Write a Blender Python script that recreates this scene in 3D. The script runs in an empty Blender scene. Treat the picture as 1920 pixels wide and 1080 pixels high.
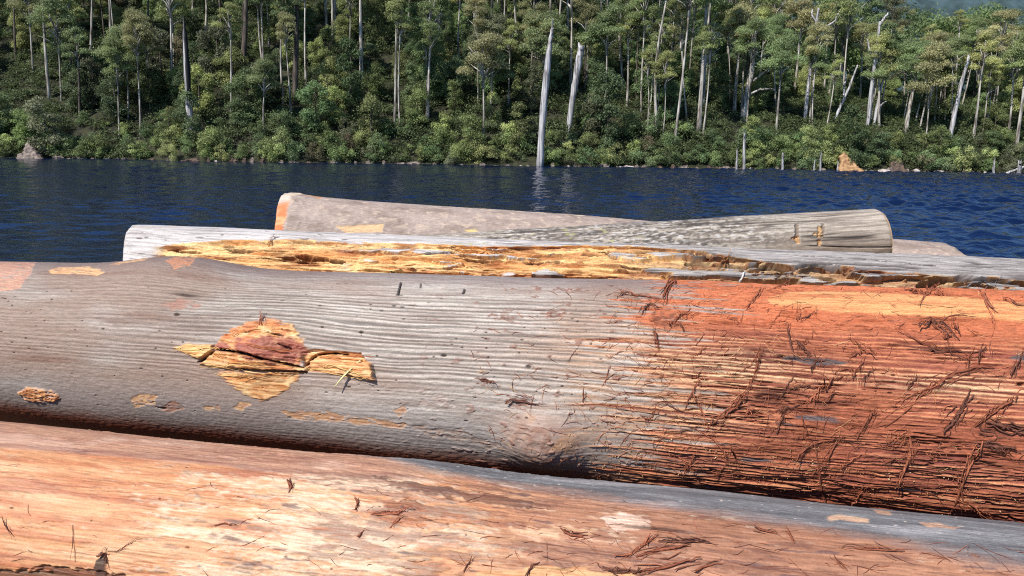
import bpy, math, random
import numpy as np
from mathutils import Vector, Matrix

# ------------------------------------------------------------------ camera, sky, sun
scene = bpy.context.scene
COL = scene.collection
EYE = 1.75                     # camera above the bank
WATER_Z = EYE - 4.66           # lake level
WAVE = 0.044                   # wave height per metre of wave length
F_PX = 1507.0                  # focal length in pixels of a 1920 px wide frame
PITCH, ROLL = math.radians(10.7), math.radians(0.9)

cam_d = bpy.data.cameras.new("camera")
cam_d.sensor_width = 36.0
cam_d.lens = 36.0 * F_PX / 1920.0
cam_d.clip_start, cam_d.clip_end = 0.05, 6000.0
cam = bpy.data.objects.new("camera", cam_d)
COL.objects.link(cam)
CAM_M = Matrix.Rotation(math.pi / 2 - PITCH, 3, 'X') @ Matrix.Rotation(ROLL, 3, 'Z')
cam.matrix_world = Matrix.Translation((0, 0, EYE)) @ CAM_M.to_4x4()
scene.camera = cam

SUN_V = Vector((-0.46, -0.50, 0.73)).normalized()      # towards the sun
SUN_EL = math.asin(SUN_V.z)
SUN_AZ = math.atan2(SUN_V.x, SUN_V.y)
world = bpy.data.worlds.new("World")
scene.world = world
world.use_nodes = True
wn = world.node_tree
wn.nodes.clear()
sky = wn.nodes.new("ShaderNodeTexSky")
sky.sky_type = 'NISHITA'
sky.sun_disc = False
sky.sun_elevation = SUN_EL
sky.sun_rotation = SUN_AZ
sky.air_density, sky.dust_density, sky.ozone_density = 1.0, 0.0, 10.0
bg = wn.nodes.new("ShaderNodeBackground")
bg.inputs[1].default_value = 0.105
wo = wn.nodes.new("ShaderNodeOutputWorld")
wn.links.new(sky.outputs[0], bg.inputs[0])
wn.links.new(bg.outputs[0], wo.inputs[0])

sun_d = bpy.data.lights.new("sun", 'SUN')
sun_d.energy = 4.7
sun_d.angle = math.radians(0.53)
sun_d.color = (1.0, 0.965, 0.915)
sun = bpy.data.objects.new("sun", sun_d)
COL.objects.link(sun)
sun.rotation_euler = SUN_V.to_track_quat('Z', 'Y').to_euler()
sun.location = (-20, -20, 40)

scene.view_settings.view_transform = 'Standard'
scene.view_settings.look = 'None'
scene.view_settings.exposure = 0.18
scene.view_settings.gamma = 1.0
scene.cycles.max_bounces = 6
scene.cycles.use_denoising = False
scene.cycles.filter_width = 1.1
scene.cycles.caustics_reflective = False
scene.cycles.caustics_refractive = False

# ------------------------------------------------------------------ helpers
rng = np.random.default_rng(7)
random.seed(7)
CM = np.array(CAM_M)


def ray(px, py):
    d = CM @ np.array([(px - 960.0) / F_PX, -(py - 540.0) / F_PX, -1.0])
    return d / np.linalg.norm(d)


def at(px, py, Y):
    d = ray(px, py)
    return np.array([0, 0, EYE]) + d * (Y / d[1])


def to_px(P):
    q = CM.T @ (np.asarray(P, float) - np.array([0, 0, EYE]))
    return 960 + F_PX * q[0] / -q[2], 540 - F_PX * q[1] / -q[2]


def S(r, g, b):
    c = np.array([r, g, b], float) / 255.0
    return np.where(c <= 0.04045, c / 12.92, ((c + 0.055) / 1.055) ** 2.4)


def lin4(c):
    return (float(c[0]), float(c[1]), float(c[2]), 1.0)


def sm(a, b, x):
    t = np.clip((x - a) / (b - a), 0, 1)
    return t * t * (3 - 2 * t)


def mix(a, b, t):
    t = np.asarray(t)[..., None]
    return a * (1 - t) + b * t


_G = np.array([[1, 0], [-1, 0], [0, 1], [0, -1], [.7071, .7071], [-.7071, .7071], [.7071, -.7071], [-.7071, -.7071]], np.float32)


def _hash(ix, iy, seed):
    h = (ix.astype(np.int64) * 374761393 + iy.astype(np.int64) * 668265263 + seed * 1442695041) & 0xffffffff
    h = ((h ^ (h >> 13)) * 1274126177) & 0xffffffff
    return (h ^ (h >> 16)) & 0xffffffff


def pn(x, y, seed=0):
    """2-D gradient noise, about -1..1"""
    x = np.asarray(x, np.float64); y = np.asarray(y, np.float64)
    x, y = np.broadcast_arrays(x, y)
    x0 = np.floor(x); y0 = np.floor(y)
    fx = (x - x0); fy = (y - y0)
    ix = x0.astype(np.int64); iy = y0.astype(np.int64)
    u = fx * fx * fx * (fx * (fx * 6 - 15) + 10); v = fy * fy * fy * (fy * (fy * 6 - 15) + 10)

    def g(dx, dy):
        k = _hash(ix + dx, iy + dy, seed) & 7
        return _G[k, 0] * (fx - dx) + _G[k, 1] * (fy - dy)
    a = g(0, 0); b = g(1, 0); c = g(0, 1); d = g(1, 1)
    return 1.5 * ((a + u * (b - a)) * (1 - v) + (c + u * (d - c)) * v)


def fbm(x, y, seed=0, o=4, gain=0.5, lac=2.03):
    s = 0; a = 1.0; t = 0
    for k in range(o):
        s = s + a * pn(x, y, seed + 17 * k); t += a
        a *= gain; x = x * lac; y = y * lac
    return s / t


def mesh_np(name, V, F, mats=(), smooth=True, attrs=None, normals=None):
    """V (n,3); F list of (m,k) int arrays"""
    me = bpy.data.meshes.new(name)
    V = np.asarray(V, np.float32)
    if not isinstance(F, (list, tuple)):
        F = [F]
    F = [np.asarray(f, np.int32) for f in F if len(f)]
    me.vertices.add(len(V))
    me.vertices.foreach_set("co", V.ravel())
    loops = np.concatenate([f.ravel() for f in F])
    tot = np.concatenate([np.full(len(f), f.shape[1], np.int32) for f in F])
    start = np.concatenate([[0], np.cumsum(tot)[:-1]]).astype(np.int32)
    me.loops.add(len(loops)); me.loops.foreach_set("vertex_index", loops)
    me.polygons.add(len(tot)); me.polygons.foreach_set("loop_start", start)
    me.polygons.foreach_set("use_smooth", np.full(len(tot), smooth, bool))
    for k, v in (attrs or {}).items():
        v = np.asarray(v, np.float32)
        if v.ndim == 1:
            a = me.attributes.new(k, 'FLOAT', 'POINT'); a.data.foreach_set("value", v)
        else:
            if v.shape[1] == 3 and k.startswith('pos'):
                a = me.attributes.new(k, 'FLOAT_VECTOR', 'POINT'); a.data.foreach_set("vector", v.ravel())
            else:
                c4 = np.ones((len(v), 4), np.float32); c4[:, :3] = v
                a = me.attributes.new(k, 'FLOAT_COLOR', 'POINT'); a.data.foreach_set("color", c4.ravel())
    for m in mats:
        me.materials.append(m)
    me.update(calc_edges=True)
    if normals is not None:
        me.normals_split_custom_set_from_vertices(np.asarray(normals, np.float32).tolist())
    return me


def obj(name, me, parent=None, loc=None):
    o = bpy.data.objects.new(name, me)
    COL.objects.link(o)
    if parent is not None:
        o.parent = parent
    if loc is not None:
        o.location = tuple(float(c) for c in loc)
    return o


def tag(o, label=None, cat=None, group=None, kind=None):
    if label: o['label'] = label
    if cat: o['category'] = cat
    if group: o['group'] = group
    if kind: o['kind'] = kind
    return o


def tube(P, R, n=7, cap=True, seed=0, rough=0.0):
    """tapered tube along the points P"""
    P = np.asarray(P, float); R = np.asarray(R, float)
    m = len(P)
    T = np.gradient(P, axis=0)
    T /= np.linalg.norm(T, axis=1)[:, None] + 1e-9
    ref = np.array([0.31, 0.9, 0.2]) if abs(T[0][1]) < 0.85 else np.array([1.0, 0.1, 0.2])
    V = []
    r_ = np.random.default_rng(seed)
    for i in range(m):
        a = np.cross(T[i], ref); a /= np.linalg.norm(a); b = np.cross(T[i], a)
        for k in range(n):
            t = 2 * math.pi * k / n
            rr = R[i] * (1 + rough * r_.uniform(-1, 1))
            V.append(P[i] + rr * (math.cos(t) * a + math.sin(t) * b))
    F = [[i * n + k, i * n + (k + 1) % n, (i + 1) * n + (k + 1) % n, (i + 1) * n + k] for i in range(m - 1) for k in range(n)]
    V = np.array(V); F = np.array(F)
    caps = np.zeros((0, n), int)
    if cap:
        caps = np.array([list(range(n))[::-1], list(range((m - 1) * n, m * n))])
    return V, F, caps


class Bag:
    """collects pieces that make up ONE mesh"""
    def __init__(s):
        s.V = []; s.F = {}; s.n = 0; s.A = {}

    def add(s, V, *Fs, **attrs):
        V = np.asarray(V, float)
        for f in Fs:
            f = np.asarray(f, int)
            if len(f):
                s.F.setdefault(f.shape[1], []).append(f + s.n)
        for k, v in attrs.items():
            v = np.asarray(v, float)
            if v.ndim == 0: v = np.full(len(V), float(v))
            elif v.ndim == 1 and len(v) == 3 and len(V) != 3: v = np.tile(v, (len(V), 1))
            s.A.setdefault(k, []).append(v)
        s.V.append(V); s.n += len(V)

    def mesh(s, name, mats=(), smooth=True):
        return mesh_np(name, np.concatenate(s.V), [np.concatenate(f) for f in s.F.values()], mats, smooth,
                       {k: np.concatenate(v) for k, v in s.A.items()})


# ------------------------------------------------------------------ materials
def newmat(name):
    m = bpy.data.materials.new(name); m.use_nodes = True
    nt = m.node_tree
    b = nt.nodes["Principled BSDF"]
    return m, nt, b


def N(nt, t, **kw):
    n = nt.nodes.new(t)
    for k, v in kw.items():
        if k in n.inputs.keys() if isinstance(k, str) else False:
            n.inputs[k].default_value = v
        else:
            setattr(n, k, v)
    return n


def wood_mat(name, rough=0.7, stretch=(22, 260), bump=0.35, var=0.3, spec=0.3):
    """colour from the log's own grain attribute, fine fibre noise on top"""
    m, nt, b = newmat(name)
    at_ = N(nt, "ShaderNodeAttribute", attribute_name="Col")
    uv = N(nt, "ShaderNodeAttribute", attribute_name="pos_uw")
    mp = N(nt, "ShaderNodeMapping"); mp.inputs["Scale"].default_value = (stretch[0], stretch[1], 1)
    nz = N(nt, "ShaderNodeTexNoise"); nz.inputs["Scale"].default_value = 1.0; nz.inputs["Detail"].default_value = 4; nz.inputs["Roughness"].default_value = 0.65
    nz2 = N(nt, "ShaderNodeTexNoise"); nz2.inputs["Scale"].default_value = 160; nz2.inputs["Detail"].default_value = 3
    L = nt.links.new
    L(uv.outputs["Vector"], mp.inputs[0]); L(mp.outputs[0], nz.inputs["Vector"]); L(uv.outputs["Vector"], nz2.inputs["Vector"])
    mr = N(nt, "ShaderNodeMapRange"); mr.inputs[1].default_value = 0.3; mr.inputs[2].default_value = 0.7
    mr.inputs[3].default_value = 1 - var; mr.inputs[4].default_value = 1 + var
    L(nz.outputs["Fac"], mr.inputs[0])
    mr2 = N(nt, "ShaderNodeMapRange"); mr2.inputs[1].default_value = 0.3; mr2.inputs[2].default_value = 0.7
    mr2.inputs[3].default_value = 1 - var * 0.5; mr2.inputs[4].default_value = 1 + var * 0.5
    L(nz2.outputs["Fac"], mr2.inputs[0])
    mu = N(nt, "ShaderNodeMath", operation='MULTIPLY'); L(mr.outputs[0], mu.inputs[0]); L(mr2.outputs[0], mu.inputs[1])
    vm = N(nt, "ShaderNodeVectorMath", operation='SCALE'); L(at_.outputs["Color"], vm.inputs[0]); L(mu.outputs[0], vm.inputs["Scale"])
    L(vm.outputs[0], b.inputs["Base Color"])
    b.inputs["Roughness"].default_value = rough
    b.inputs["Specular IOR Level"].default_value = spec
    bp = N(nt, "ShaderNodeBump"); bp.inputs["Strength"].default_value = bump; bp.inputs["Distance"].default_value = 0.004
    L(nz.outputs["Fac"], bp.inputs["Height"]); L(bp.outputs[0], b.inputs["Normal"])
    return m


def leaf_mat(name):
    m, nt, b = newmat(name)
    L = nt.links.new
    oi = N(nt, "ShaderNodeObjectInfo")
    ta = N(nt, "ShaderNodeAttribute", attribute_name="tint")
    mr = N(nt, "ShaderNodeMapRange"); mr.inputs[3].default_value = 0.55; mr.inputs[4].default_value = 1.75
    L(ta.outputs["Fac"], mr.inputs[0])
    vm = N(nt, "ShaderNodeVectorMath", operation='SCALE'); L(oi.outputs["Color"], vm.inputs[0]); L(mr.outputs[0], vm.inputs["Scale"])
    hs = N(nt, "ShaderNodeHueSaturation"); L(vm.outputs[0], hs.inputs["Color"])
    mh = N(nt, "ShaderNodeMapRange"); mh.inputs[3].default_value = 0.468; mh.inputs[4].default_value = 0.498
    hs.inputs["Saturation"].default_value = 0.86; hs.inputs["Value"].default_value = 1.12
    L(oi.outputs["Random"], mh.inputs[0]); L(mh.outputs[0], hs.inputs["Hue"])
    L(hs.outputs[0], b.inputs["Base Color"])
    b.inputs["Roughness"].default_value = 0.55
    b.inputs["Specular IOR Level"].default_value = 0.35
    tr = N(nt, "ShaderNodeBsdfTranslucent"); L(hs.outputs[0], tr.inputs["Color"])
    ms = N(nt, "ShaderNodeMixShader"); ms.inputs[0].default_value = 0.4
    out = nt.nodes["Material Output"]
    L(b.outputs[0], ms.inputs[1]); L(tr.outputs[0], ms.inputs[2]); L(ms.outputs[0], out.inputs[0])
    return m


def bark_mat(name, c1, c2, scale=(1.2, 1.2, 0.18)):
    m, nt, b = newmat(name)
    L = nt.links.new
    tc = N(nt, "ShaderNodeTexCoord"); mp = N(nt, "ShaderNodeMapping"); mp.inputs["Scale"].default_value = scale
    nz = N(nt, "ShaderNodeTexNoise"); nz.inputs["Scale"].default_value = 2.2; nz.inputs["Detail"].default_value = 5
    L(tc.outputs["Object"], mp.inputs[0]); L(mp.outputs[0], nz.inputs["Vector"])
    cr = N(nt, "ShaderNodeValToRGB")
    cr.color_ramp.elements[0].position = 0.36; cr.color_ramp.elements[0].color = lin4(c1)
    cr.color_ramp.elements[1].position = 0.6; cr.color_ramp.elements[1].color = lin4(c2)
    L(nz.outputs["Fac"], cr.inputs[0])
    ch = N(nt, "ShaderNodeAttribute", attribute_name="char")  # charring and painted shade share this mask
    mx = N(nt, "ShaderNodeMix", data_type='RGBA')
    L(ch.outputs["Fac"], mx.inputs[0]); L(cr.outputs[0], mx.inputs[6]); mx.inputs[7].default_value = (0.008, 0.008, 0.01, 1)
    L(mx.outputs[2], b.inputs["Base Color"])
    b.inputs["Roughness"].default_value = 0.85
    return m


def rock_mat(name, c1, c2):
    m, nt, b = newmat(name)
    L = nt.links.new
    tc = N(nt, "ShaderNodeTexCoord")
    nz = N(nt, "ShaderNodeTexNoise"); nz.inputs["Scale"].default_value = 1.7; nz.inputs["Detail"].default_value = 7
    L(tc.outputs["Object"], nz.inputs["Vector"])
    cr = N(nt, "ShaderNodeValToRGB")
    cr.color_ramp.elements[0].position = 0.35; cr.color_ramp.elements[0].color = lin4(c1)
    cr.color_ramp.elements[1].position = 0.65; cr.color_ramp.elements[1].color = lin4(c2)
    L(nz.outputs["Fac"], cr.inputs[0]); L(cr.outputs[0], b.inputs["Base Color"])
    bp = N(nt, "ShaderNodeBump"); bp.inputs["Strength"].default_value = 0.6; bp.inputs["Distance"].default_value = 0.15
    L(nz.outputs["Fac"], bp.inputs["Height"]); L(bp.outputs[0], b.inputs["Normal"])
    b.inputs["Roughness"].default_value = 0.9
    return m


M_WOOD = wood_mat("weathered_wood", rough=0.62, spec=0.35)
M_WOODR = wood_mat("fibrous_bark", rough=0.75, stretch=(30, 330), bump=0.6, var=0.4, spec=0.2)
M_BARE = wood_mat("bare_wood", rough=0.55, stretch=(10, 170), bump=0.3, var=0.22, spec=0.35)
M_FIBRE = wood_mat("bark_fibre", rough=0.85, stretch=(60, 260), bump=0.3, var=0.3, spec=0.15)
M_LEAF = leaf_mat("foliage")
M_GUM = bark_mat("gum_bark", S(92, 82, 72), S(204, 196, 184))
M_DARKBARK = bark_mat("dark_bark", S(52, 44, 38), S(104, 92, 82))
M_DEAD = bark_mat("dead_wood", S(100, 94, 92), S(206, 202, 200), (2.2, 2.2, 0.12))

# ------------------------------------------------------------------ the setting: lake, bank, hill
def hill_shore(x):
    return 130.0 + 2.2 * pn(x / 23.0, 0.5, 3) + 1.0 * pn(x / 7.0, 2.5, 4)


def hill_z(x, y):
    """height of the far side above the lake"""
    x = np.asarray(x, float); y = np.asarray(y, float)
    t = y - hill_shore(x)
    crest = 95 - 70 * sm(-5, 48, x) - 10 * sm(48, 75, x)
    slope = 0.66 - 0.16 * sm(-10, 60, x)
    h = crest * (1 - np.exp(-np.maximum(t, 0) * slope / crest * 1.15))
    bank = 0.9 * sm(0, 2.5, t)
    return np.where(t < 0, t * 0.35, h * sm(0, 6, t) + bank) + np.where(t > 3, 0.9 * pn(x / 9.0, y / 9.0, 9) * sm(3, 9, t), 0)


def hill_pt(x, y):
    return np.array([x, y, WATER_Z + float(hill_z(x, y))])


def hit_hill(px, py):
    d = ray(px, py); d = d / d[1]
    y = 120.0
    while y < 420:
        P = np.array([0, 0, EYE]) + d * y
        if P[2] < WATER_Z + float(hill_z(P[0], P[1])):
            break
        y += 0.5
    return P


xs = np.linspace(-330, 330, 221); ys = np.concatenate([np.linspace(118, 240, 100), np.linspace(245, 700, 40)])
X, Y = np.meshgrid(xs, ys)
Z = WATER_Z + hill_z(X, Y)
nx = len(xs); idx = np.arange(X.size).reshape(X.shape)
Fq = np.stack([idx[:-1, :-1], idx[:-1, 1:], idx[1:, 1:], idx[1:, :-1]], -1).reshape(-1, 4)
M_HILL = rock_mat("forest_soil", S(30, 32, 18), S(60, 60, 34))
tag(obj("hill", mesh_np("hill", np.stack([X, Y, Z], -1).reshape(-1, 3), Fq, [M_HILL])), kind='structure')

# far ridge beyond the lake's end
xr = np.linspace(150, 1500, 90); yr = np.linspace(0, 1, 12)
Xr, Tr = np.meshgrid(xr, yr)
Yr = 950 + 500 * Tr + 0 * Xr
Zr = WATER_Z - 4 + (400 * sm(0, 1, Tr) * (0.86 + 0.2 * fbm(Xr / 260, Tr * 2, 31)) + 6 * pn(Xr / 18, Tr * 14, 33) * Tr)
ir = np.arange(Xr.size).reshape(Xr.shape)
Fr = np.stack([ir[:-1, :-1], ir[:-1, 1:], ir[1:, 1:], ir[1:, :-1]], -1).reshape(-1, 4)
M_RIDGE = rock_mat("far_forest_hazed", S(40, 58, 56), S(72, 92, 96))  # distance haze painted in as a bluish forest colour
for n_ in M_RIDGE.node_tree.nodes:
    if n_.type == 'TEX_NOISE': n_.inputs["Scale"].default_value = 0.05
tag(obj("far_hills", mesh_np("far_hills", np.stack([Xr, Yr, Zr], -1).reshape(-1, 3), Fr, [M_RIDGE])), kind='structure')

# near bank: level yard that drops to the lake just beyond the logs
def bank_z(x, y):
    z = -0.02 + 0.03 * fbm(x * 1.3, y * 1.3, 51) + 0.012 * pn(x * 9, y * 9, 52)
    return z - np.maximum(0, y - 7.0 - 0.4 * pn(x / 3, 0.3, 53)) * 0.75


xb = np.concatenate([np.linspace(-300, -13, 24), np.linspace(-12, 12, 161), np.linspace(13, 300, 24)])
yb = np.concatenate([np.linspace(-60, -4, 12), np.linspace(-3.5, 14, 118), np.linspace(15, 118, 20)])
Xb, Yb = np.meshgrid(xb, yb)
Zb = np.maximum(bank_z(Xb, Yb), WATER_Z - 5)
ib = np.arange(Xb.size).reshape(Xb.shape)
Fb = np.stack([ib[:-1, :-1], ib[:-1, 1:], ib[1:, 1:], ib[1:, :-1]], -1).reshape(-1, 4)
M_BANK = rock_mat("gravel_soil", S(70, 56, 44), S(140, 120, 98))
tag(obj("ground", mesh_np("ground", np.stack([Xb, Yb, Zb], -1).reshape(-1, 3), Fb, [M_BANK])), kind='structure')

# lake
M_WATER, nt, b = newmat("lake_water")
L = nt.links.new
b.inputs["Base Color"].default_value = (0.003, 0.011, 0.046, 1)
b.inputs["Roughness"].default_value = 0.10
b.inputs["IOR"].default_value = 1.5
b.inputs["Specular IOR Level"].default_value = 0.5
tc = N(nt, "ShaderNodeTexCoord")
mp = N(nt, "ShaderNodeMapping"); mp.inputs["Scale"].default_value = (0.55, 1.0, 1.0); mp.inputs["Rotation"].default_value = (0, 0, 0.25)
L(tc.outputs["Object"], mp.inputs[0])
w1 = N(nt, "ShaderNodeTexNoise"); w1.inputs["Scale"].default_value = 1.1; w1.inputs["Detail"].default_value = 3
w2 = N(nt, "ShaderNodeTexNoise"); w2.inputs["Scale"].default_value = 4.6; w2.inputs["Detail"].default_value = 2
w3 = N(nt, "ShaderNodeTexNoise"); w3.inputs["Scale"].default_value = 0.045; w3.inputs["Detail"].default_value = 2
for w in (w1, w2, w3): L(mp.outputs[0], w.inputs["Vector"])
ad = N(nt, "ShaderNodeMath", operation='MULTIPLY_ADD'); ad.inputs[1].default_value = 0.22
L(w2.outputs["Fac"], ad.inputs[0]); L(w1.outputs["Fac"], ad.inputs[2])
gust = N(nt, "ShaderNodeMapRange"); gust.inputs[1].default_value = 0.35; gust.inputs[2].default_value = 0.65; gust.inputs[3].default_value = 0.55; gust.inputs[4].default_value = 1.0
L(w3.outputs["Fac"], gust.inputs[0])
hm = N(nt, "ShaderNodeMath", operation='MULTIPLY'); L(ad.outputs[0], hm.inputs[0]); L(gust.outputs[0], hm.inputs[1])
bp = N(nt, "ShaderNodeBump"); bp.inputs["Strength"].default_value = 1.0; bp.inputs["Distance"].default_value = 0.16
L(hm.outputs[0], bp.inputs["Height"]); L(bp.outputs[0], b.inputs["Normal"])
# wind chop: a sheet of short crossing waves, coarser with distance
yw = [8.0]
while yw[-1] < 150: yw.append(yw[-1] + 0.10 + 0.0022 * yw[-1])
xq = np.linspace(-1, 1, 620)
yw = np.array(yw); Yw = np.repeat(yw[:, None], len(xq), 1); Xw = xq[None, :] * (12 + 0.78 * yw[:, None])
rw = np.random.default_rng(5); Zw = np.zeros_like(Xw)
gst = 0.38 + 1.5 * sm(-5, 40, Xw) + 0.4 * fbm(Xw / 28.0, Yw / 14.0, 41, 3)      # the wind reaches the right part more
for _ in range(34):
    lam = math.exp(rw.uniform(math.log(0.8), math.log(3.2))); th_ = -1.15 + rw.normal(0, 0.55); kk = 2 * math.pi / lam
    amp = WAVE * lam / 34 ** 0.5 * rw.uniform(0.6, 1.3)
    fade = 1 - sm(0.25, 0.6, (0.10 + 0.0022 * Yw) / lam) * 0.6
    ph_ = kk * (Xw * math.cos(th_) + Yw * math.sin(th_)) + rw.uniform(0, 6.28)
    Zw += amp * gst * fade * (np.sin(ph_) + 0.25 * np.sin(2 * ph_ + 1.3))
iw = np.arange(Xw.size).reshape(Xw.shape)
Fw = np.stack([iw[:-1, :-1], iw[:-1, 1:], iw[1:, 1:], iw[1:, :-1]], -1).reshape(-1, 4)
V1 = np.stack([Xw, Yw, Zw], -1).reshape(-1, 3) + np.array([0, 0, WATER_Z])
# calm outer sheet beyond the chop, a hand below it
xo = np.linspace(-900, 1700, 14); yo = np.array([6, 150, 400, 1500.0])
Xo, Yo = np.meshgrid(xo, yo); io = np.arange(Xo.size).reshape(Xo.shape)
Fo = np.stack([io[:-1, :-1], io[:-1, 1:], io[1:, 1:], io[1:, :-1]], -1).reshape(-1, 4)
V2 = np.stack([Xo, Yo, np.full_like(Xo, WATER_Z - 0.35)], -1).reshape(-1, 3)
tag(obj("lake_water", mesh_np("lake_water", np.concatenate([V1, V2]), np.concatenate([Fw, Fo + len(V1)]), [M_WATER])), kind='structure')

# ------------------------------------------------------------------ the logs
class Log:
    def __init__(s, a, b, ext0, ext1):
        """a, b = (px, py of the upper outline, depth of the axis, radius); ext = metres the log runs past a and b"""
        C = []
        for px, py, Yc, R in (a, b):
            d = ray(px, py); sl = -d[2] / d[1]; n = math.hypot(1, sl)
            P = np.array([0, 0, EYE]) + d * ((Yc + sl * R / n) / d[1])
            C.append(P + np.array([0, -sl, -1]) / n * R)
        s.C0, s.C1 = C
        s.len = np.linalg.norm(s.C1 - s.C0)
        s.a = (s.C1 - s.C0) / s.len
        s.n = np.array([0, 0, 1.0]) - s.a * s.a[2]; s.n /= np.linalg.norm(s.n)
        s.t = np.cross(s.a, s.n)
        s.r0, s.r1 = a[3], b[3]
        s.rm = 0.5 * (a[3] + b[3])
        s.u0, s.u1 = -ext0, s.len + ext1

    def rad(s, u):
        return s.r0 + (s.r1 - s.r0) * np.asarray(u) / s.len

    def pix(s, px, py):
        """where the sight line through a pixel meets the log: (u, w) in metres"""
        o = np.array([0, 0, EYE]) - s.C0; d = ray(px, py)
        r = s.rm
        for _ in range(5):
            oo = o - s.a * (o @ s.a); dd = d - s.a * (d @ s.a)
            A = dd @ dd; B = 2 * oo @ dd; Cc = oo @ oo - r * r
            q = B * B - 4 * A * Cc
            t = (-B - math.sqrt(max(q, 0))) / (2 * A)
            P = o + d * t
            u = P @ s.a
            r = float(s.rad(u))
        th = math.atan2(P @ s.t, P @ s.n)
        return u, th * s.rm

    def pts(s, U, W, R):
        th = W / s.rm
        return (s.C0 + U[..., None] * s.a + (R * np.cos(th))[..., None] * s.n + (R * np.sin(th))[..., None] * s.t)

    def grid(s, du, dw, w_lo, w_hi, px_lo=-60, px_hi=1980, py=600):
        ua = max(s.u0, s.pix(px_lo, py)[0]); ub = min(s.u1, s.pix(px_hi, py)[0])
        us = [np.arange(ua, ub, du)]
        if ua > s.u0 + 0.01: us.insert(0, np.linspace(s.u0, ua, 40, endpoint=False))
        if ub < s.u1 - 0.01: us.append(np.linspace(ub, s.u1, 40))
        elif us[-1][-1] < s.u1: us.append(np.array([s.u1]))
        us = np.concatenate(us)
        full = 2 * math.pi * s.rm
        ws = np.concatenate([np.arange(w_lo, w_hi, dw), np.linspace(w_hi, w_lo + full, 60, endpoint=False)])
        return np.meshgrid(us, ws, indexing='ij')

    def finish(s, U, W, R, colr, parts, mats, label, end_cols, smooth=True):
        """parts: int array per vertex, 0 = the log itself; mats: {id: (name, material)}"""
        P = s.pts(U + getattr(s, 'ushift', 0), W + getattr(s, 'wshift', 0), R)
        nu, nw = U.shape
        s.P = P; s.us = U[:, 0]; s.ws = W[0]; s.R = R
        # vertex normals over the whole skin so parts meet without a seam
        du = np.gradient(P, axis=0); dv = np.roll(P, -1, 1) - np.roll(P, 1, 1)
        nn = np.cross(dv, du); nn /= np.linalg.norm(nn, axis=-1)[..., None] + 1e-12
        mid = P - (s.C0 + U[..., None] * s.a)
        nn *= np.sign((nn * mid).sum(-1).mean())
        s.Nn = nn
        s.base = (s.C0 + s.a * (s.u0 + s.u1) / 2) - np.array([0, 0, s.rm])
        i = np.arange(nu * nw).reshape(nu, nw)
        j = np.roll(i, -1, 1)
        F = np.stack([i[:-1], i[1:], j[1:], j[:-1]], -1).reshape(-1, 4)
        f0 = F[len(F) // 2]; q = P.reshape(-1, 3)
        if np.cross(q[f0[1]] - q[f0[0]], q[f0[2]] - q[f0[0]]) @ nn.reshape(-1, 3)[f0[0]] < 0: F = F[:, ::-1].copy()
        pf = parts[:-1].reshape(-1)
        PV = P.reshape(-1, 3) - s.base; CV = colr.reshape(-1, 3); NV = nn.reshape(-1, 3)
        UW = np.stack([U, W, 0 * U], -1).reshape(-1, 3)
        root = None
        for k in sorted(mats):
            f = F[pf == k]
            if not len(f): continue
            used = np.unique(f)
            remap = np.zeros(nu * nw, np.int64); remap[used] = np.arange(len(used))
            me = mesh_np(mats[k][0], PV[used], remap[f], [mats[k][1]], smooth, {'Col': np.clip(CV[used], 0.004, 0.95), 'pos_uw': UW[used]}, NV[used] if smooth else None)
            if root is None:
                root = obj(mats[k][0], me, loc=s.base)
            else:
                obj(mats[k][0], me, root)
        s.root = root
        # sawn or broken ends
        for e, (ii, ec) in enumerate(((0, end_cols[0]), (nu - 1, end_cols[1]))):
            rim = P[ii] - s.base
            c = rim.mean(0); sgn = -1 if e == 0 else 1
            rings = [rim]
            for q in (0.96, 0.88, 0.72, 0.5, 0.25, 0.05):
                rr = c + (rim - c) * q
                rr = rr + s.a * sgn * (0.006 * pn(np.arange(nw) * 0.13, q * 9 + e, 61))[:, None]
                rings.append(rr)
            V = np.concatenate(rings)
            i0 = np.arange(nw); j0 = np.roll(i0, -1)
            Fs = [np.stack([i0 + k * nw, j0 + k * nw, j0 + (k + 1) * nw, i0 + (k + 1) * nw], -1) for k in range(len(rings) - 1)]
            Fs = np.concatenate(Fs)
            if e == 1: Fs = Fs[:, ::-1]
            last = np.arange(nw)[None, :] + (len(rings) - 1) * nw
            rad_ = np.repeat([1, .96, .88, .72, .5, .25, .05], nw)
            cc = ec[None, :] * (0.8 + 0.3 * pn(rad_ * 14, np.tile(np.arange(nw) * 0.05, 7), 62))[:, None]
            uw = np.stack([rad_ * 0.3, np.tile(np.arange(nw) * 0.002, 7), 0 * rad_], -1)
            obj("cut_end", mesh_np("cut_end", V, [Fs, last if e == 1 else last[:, ::-1]], [M_BARE], False, {'Col': np.clip(cc, 0.01, 0.9), 'pos_uw': uw}), root)
        tag(root, label, 'log', 'logs stacked on the lake bank')
        return root

    def surf(s, u, w, lift=0.0):
        i = int(np.clip(np.searchsorted(s.us, u), 0, len(s.us) - 1))
        full = 2 * math.pi * s.rm
        ww = (w - s.ws[0]) % full + s.ws[0]
        j = int(np.clip(np.searchsorted(s.ws, ww), 0, len(s.ws) - 1))
        return s.P[i, j] + s.Nn[i, j] * lift, s.Nn[i, j]


def poly_uw(log, pts):
    return np.array([log.pix(x, y) for x, y in pts])


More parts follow.
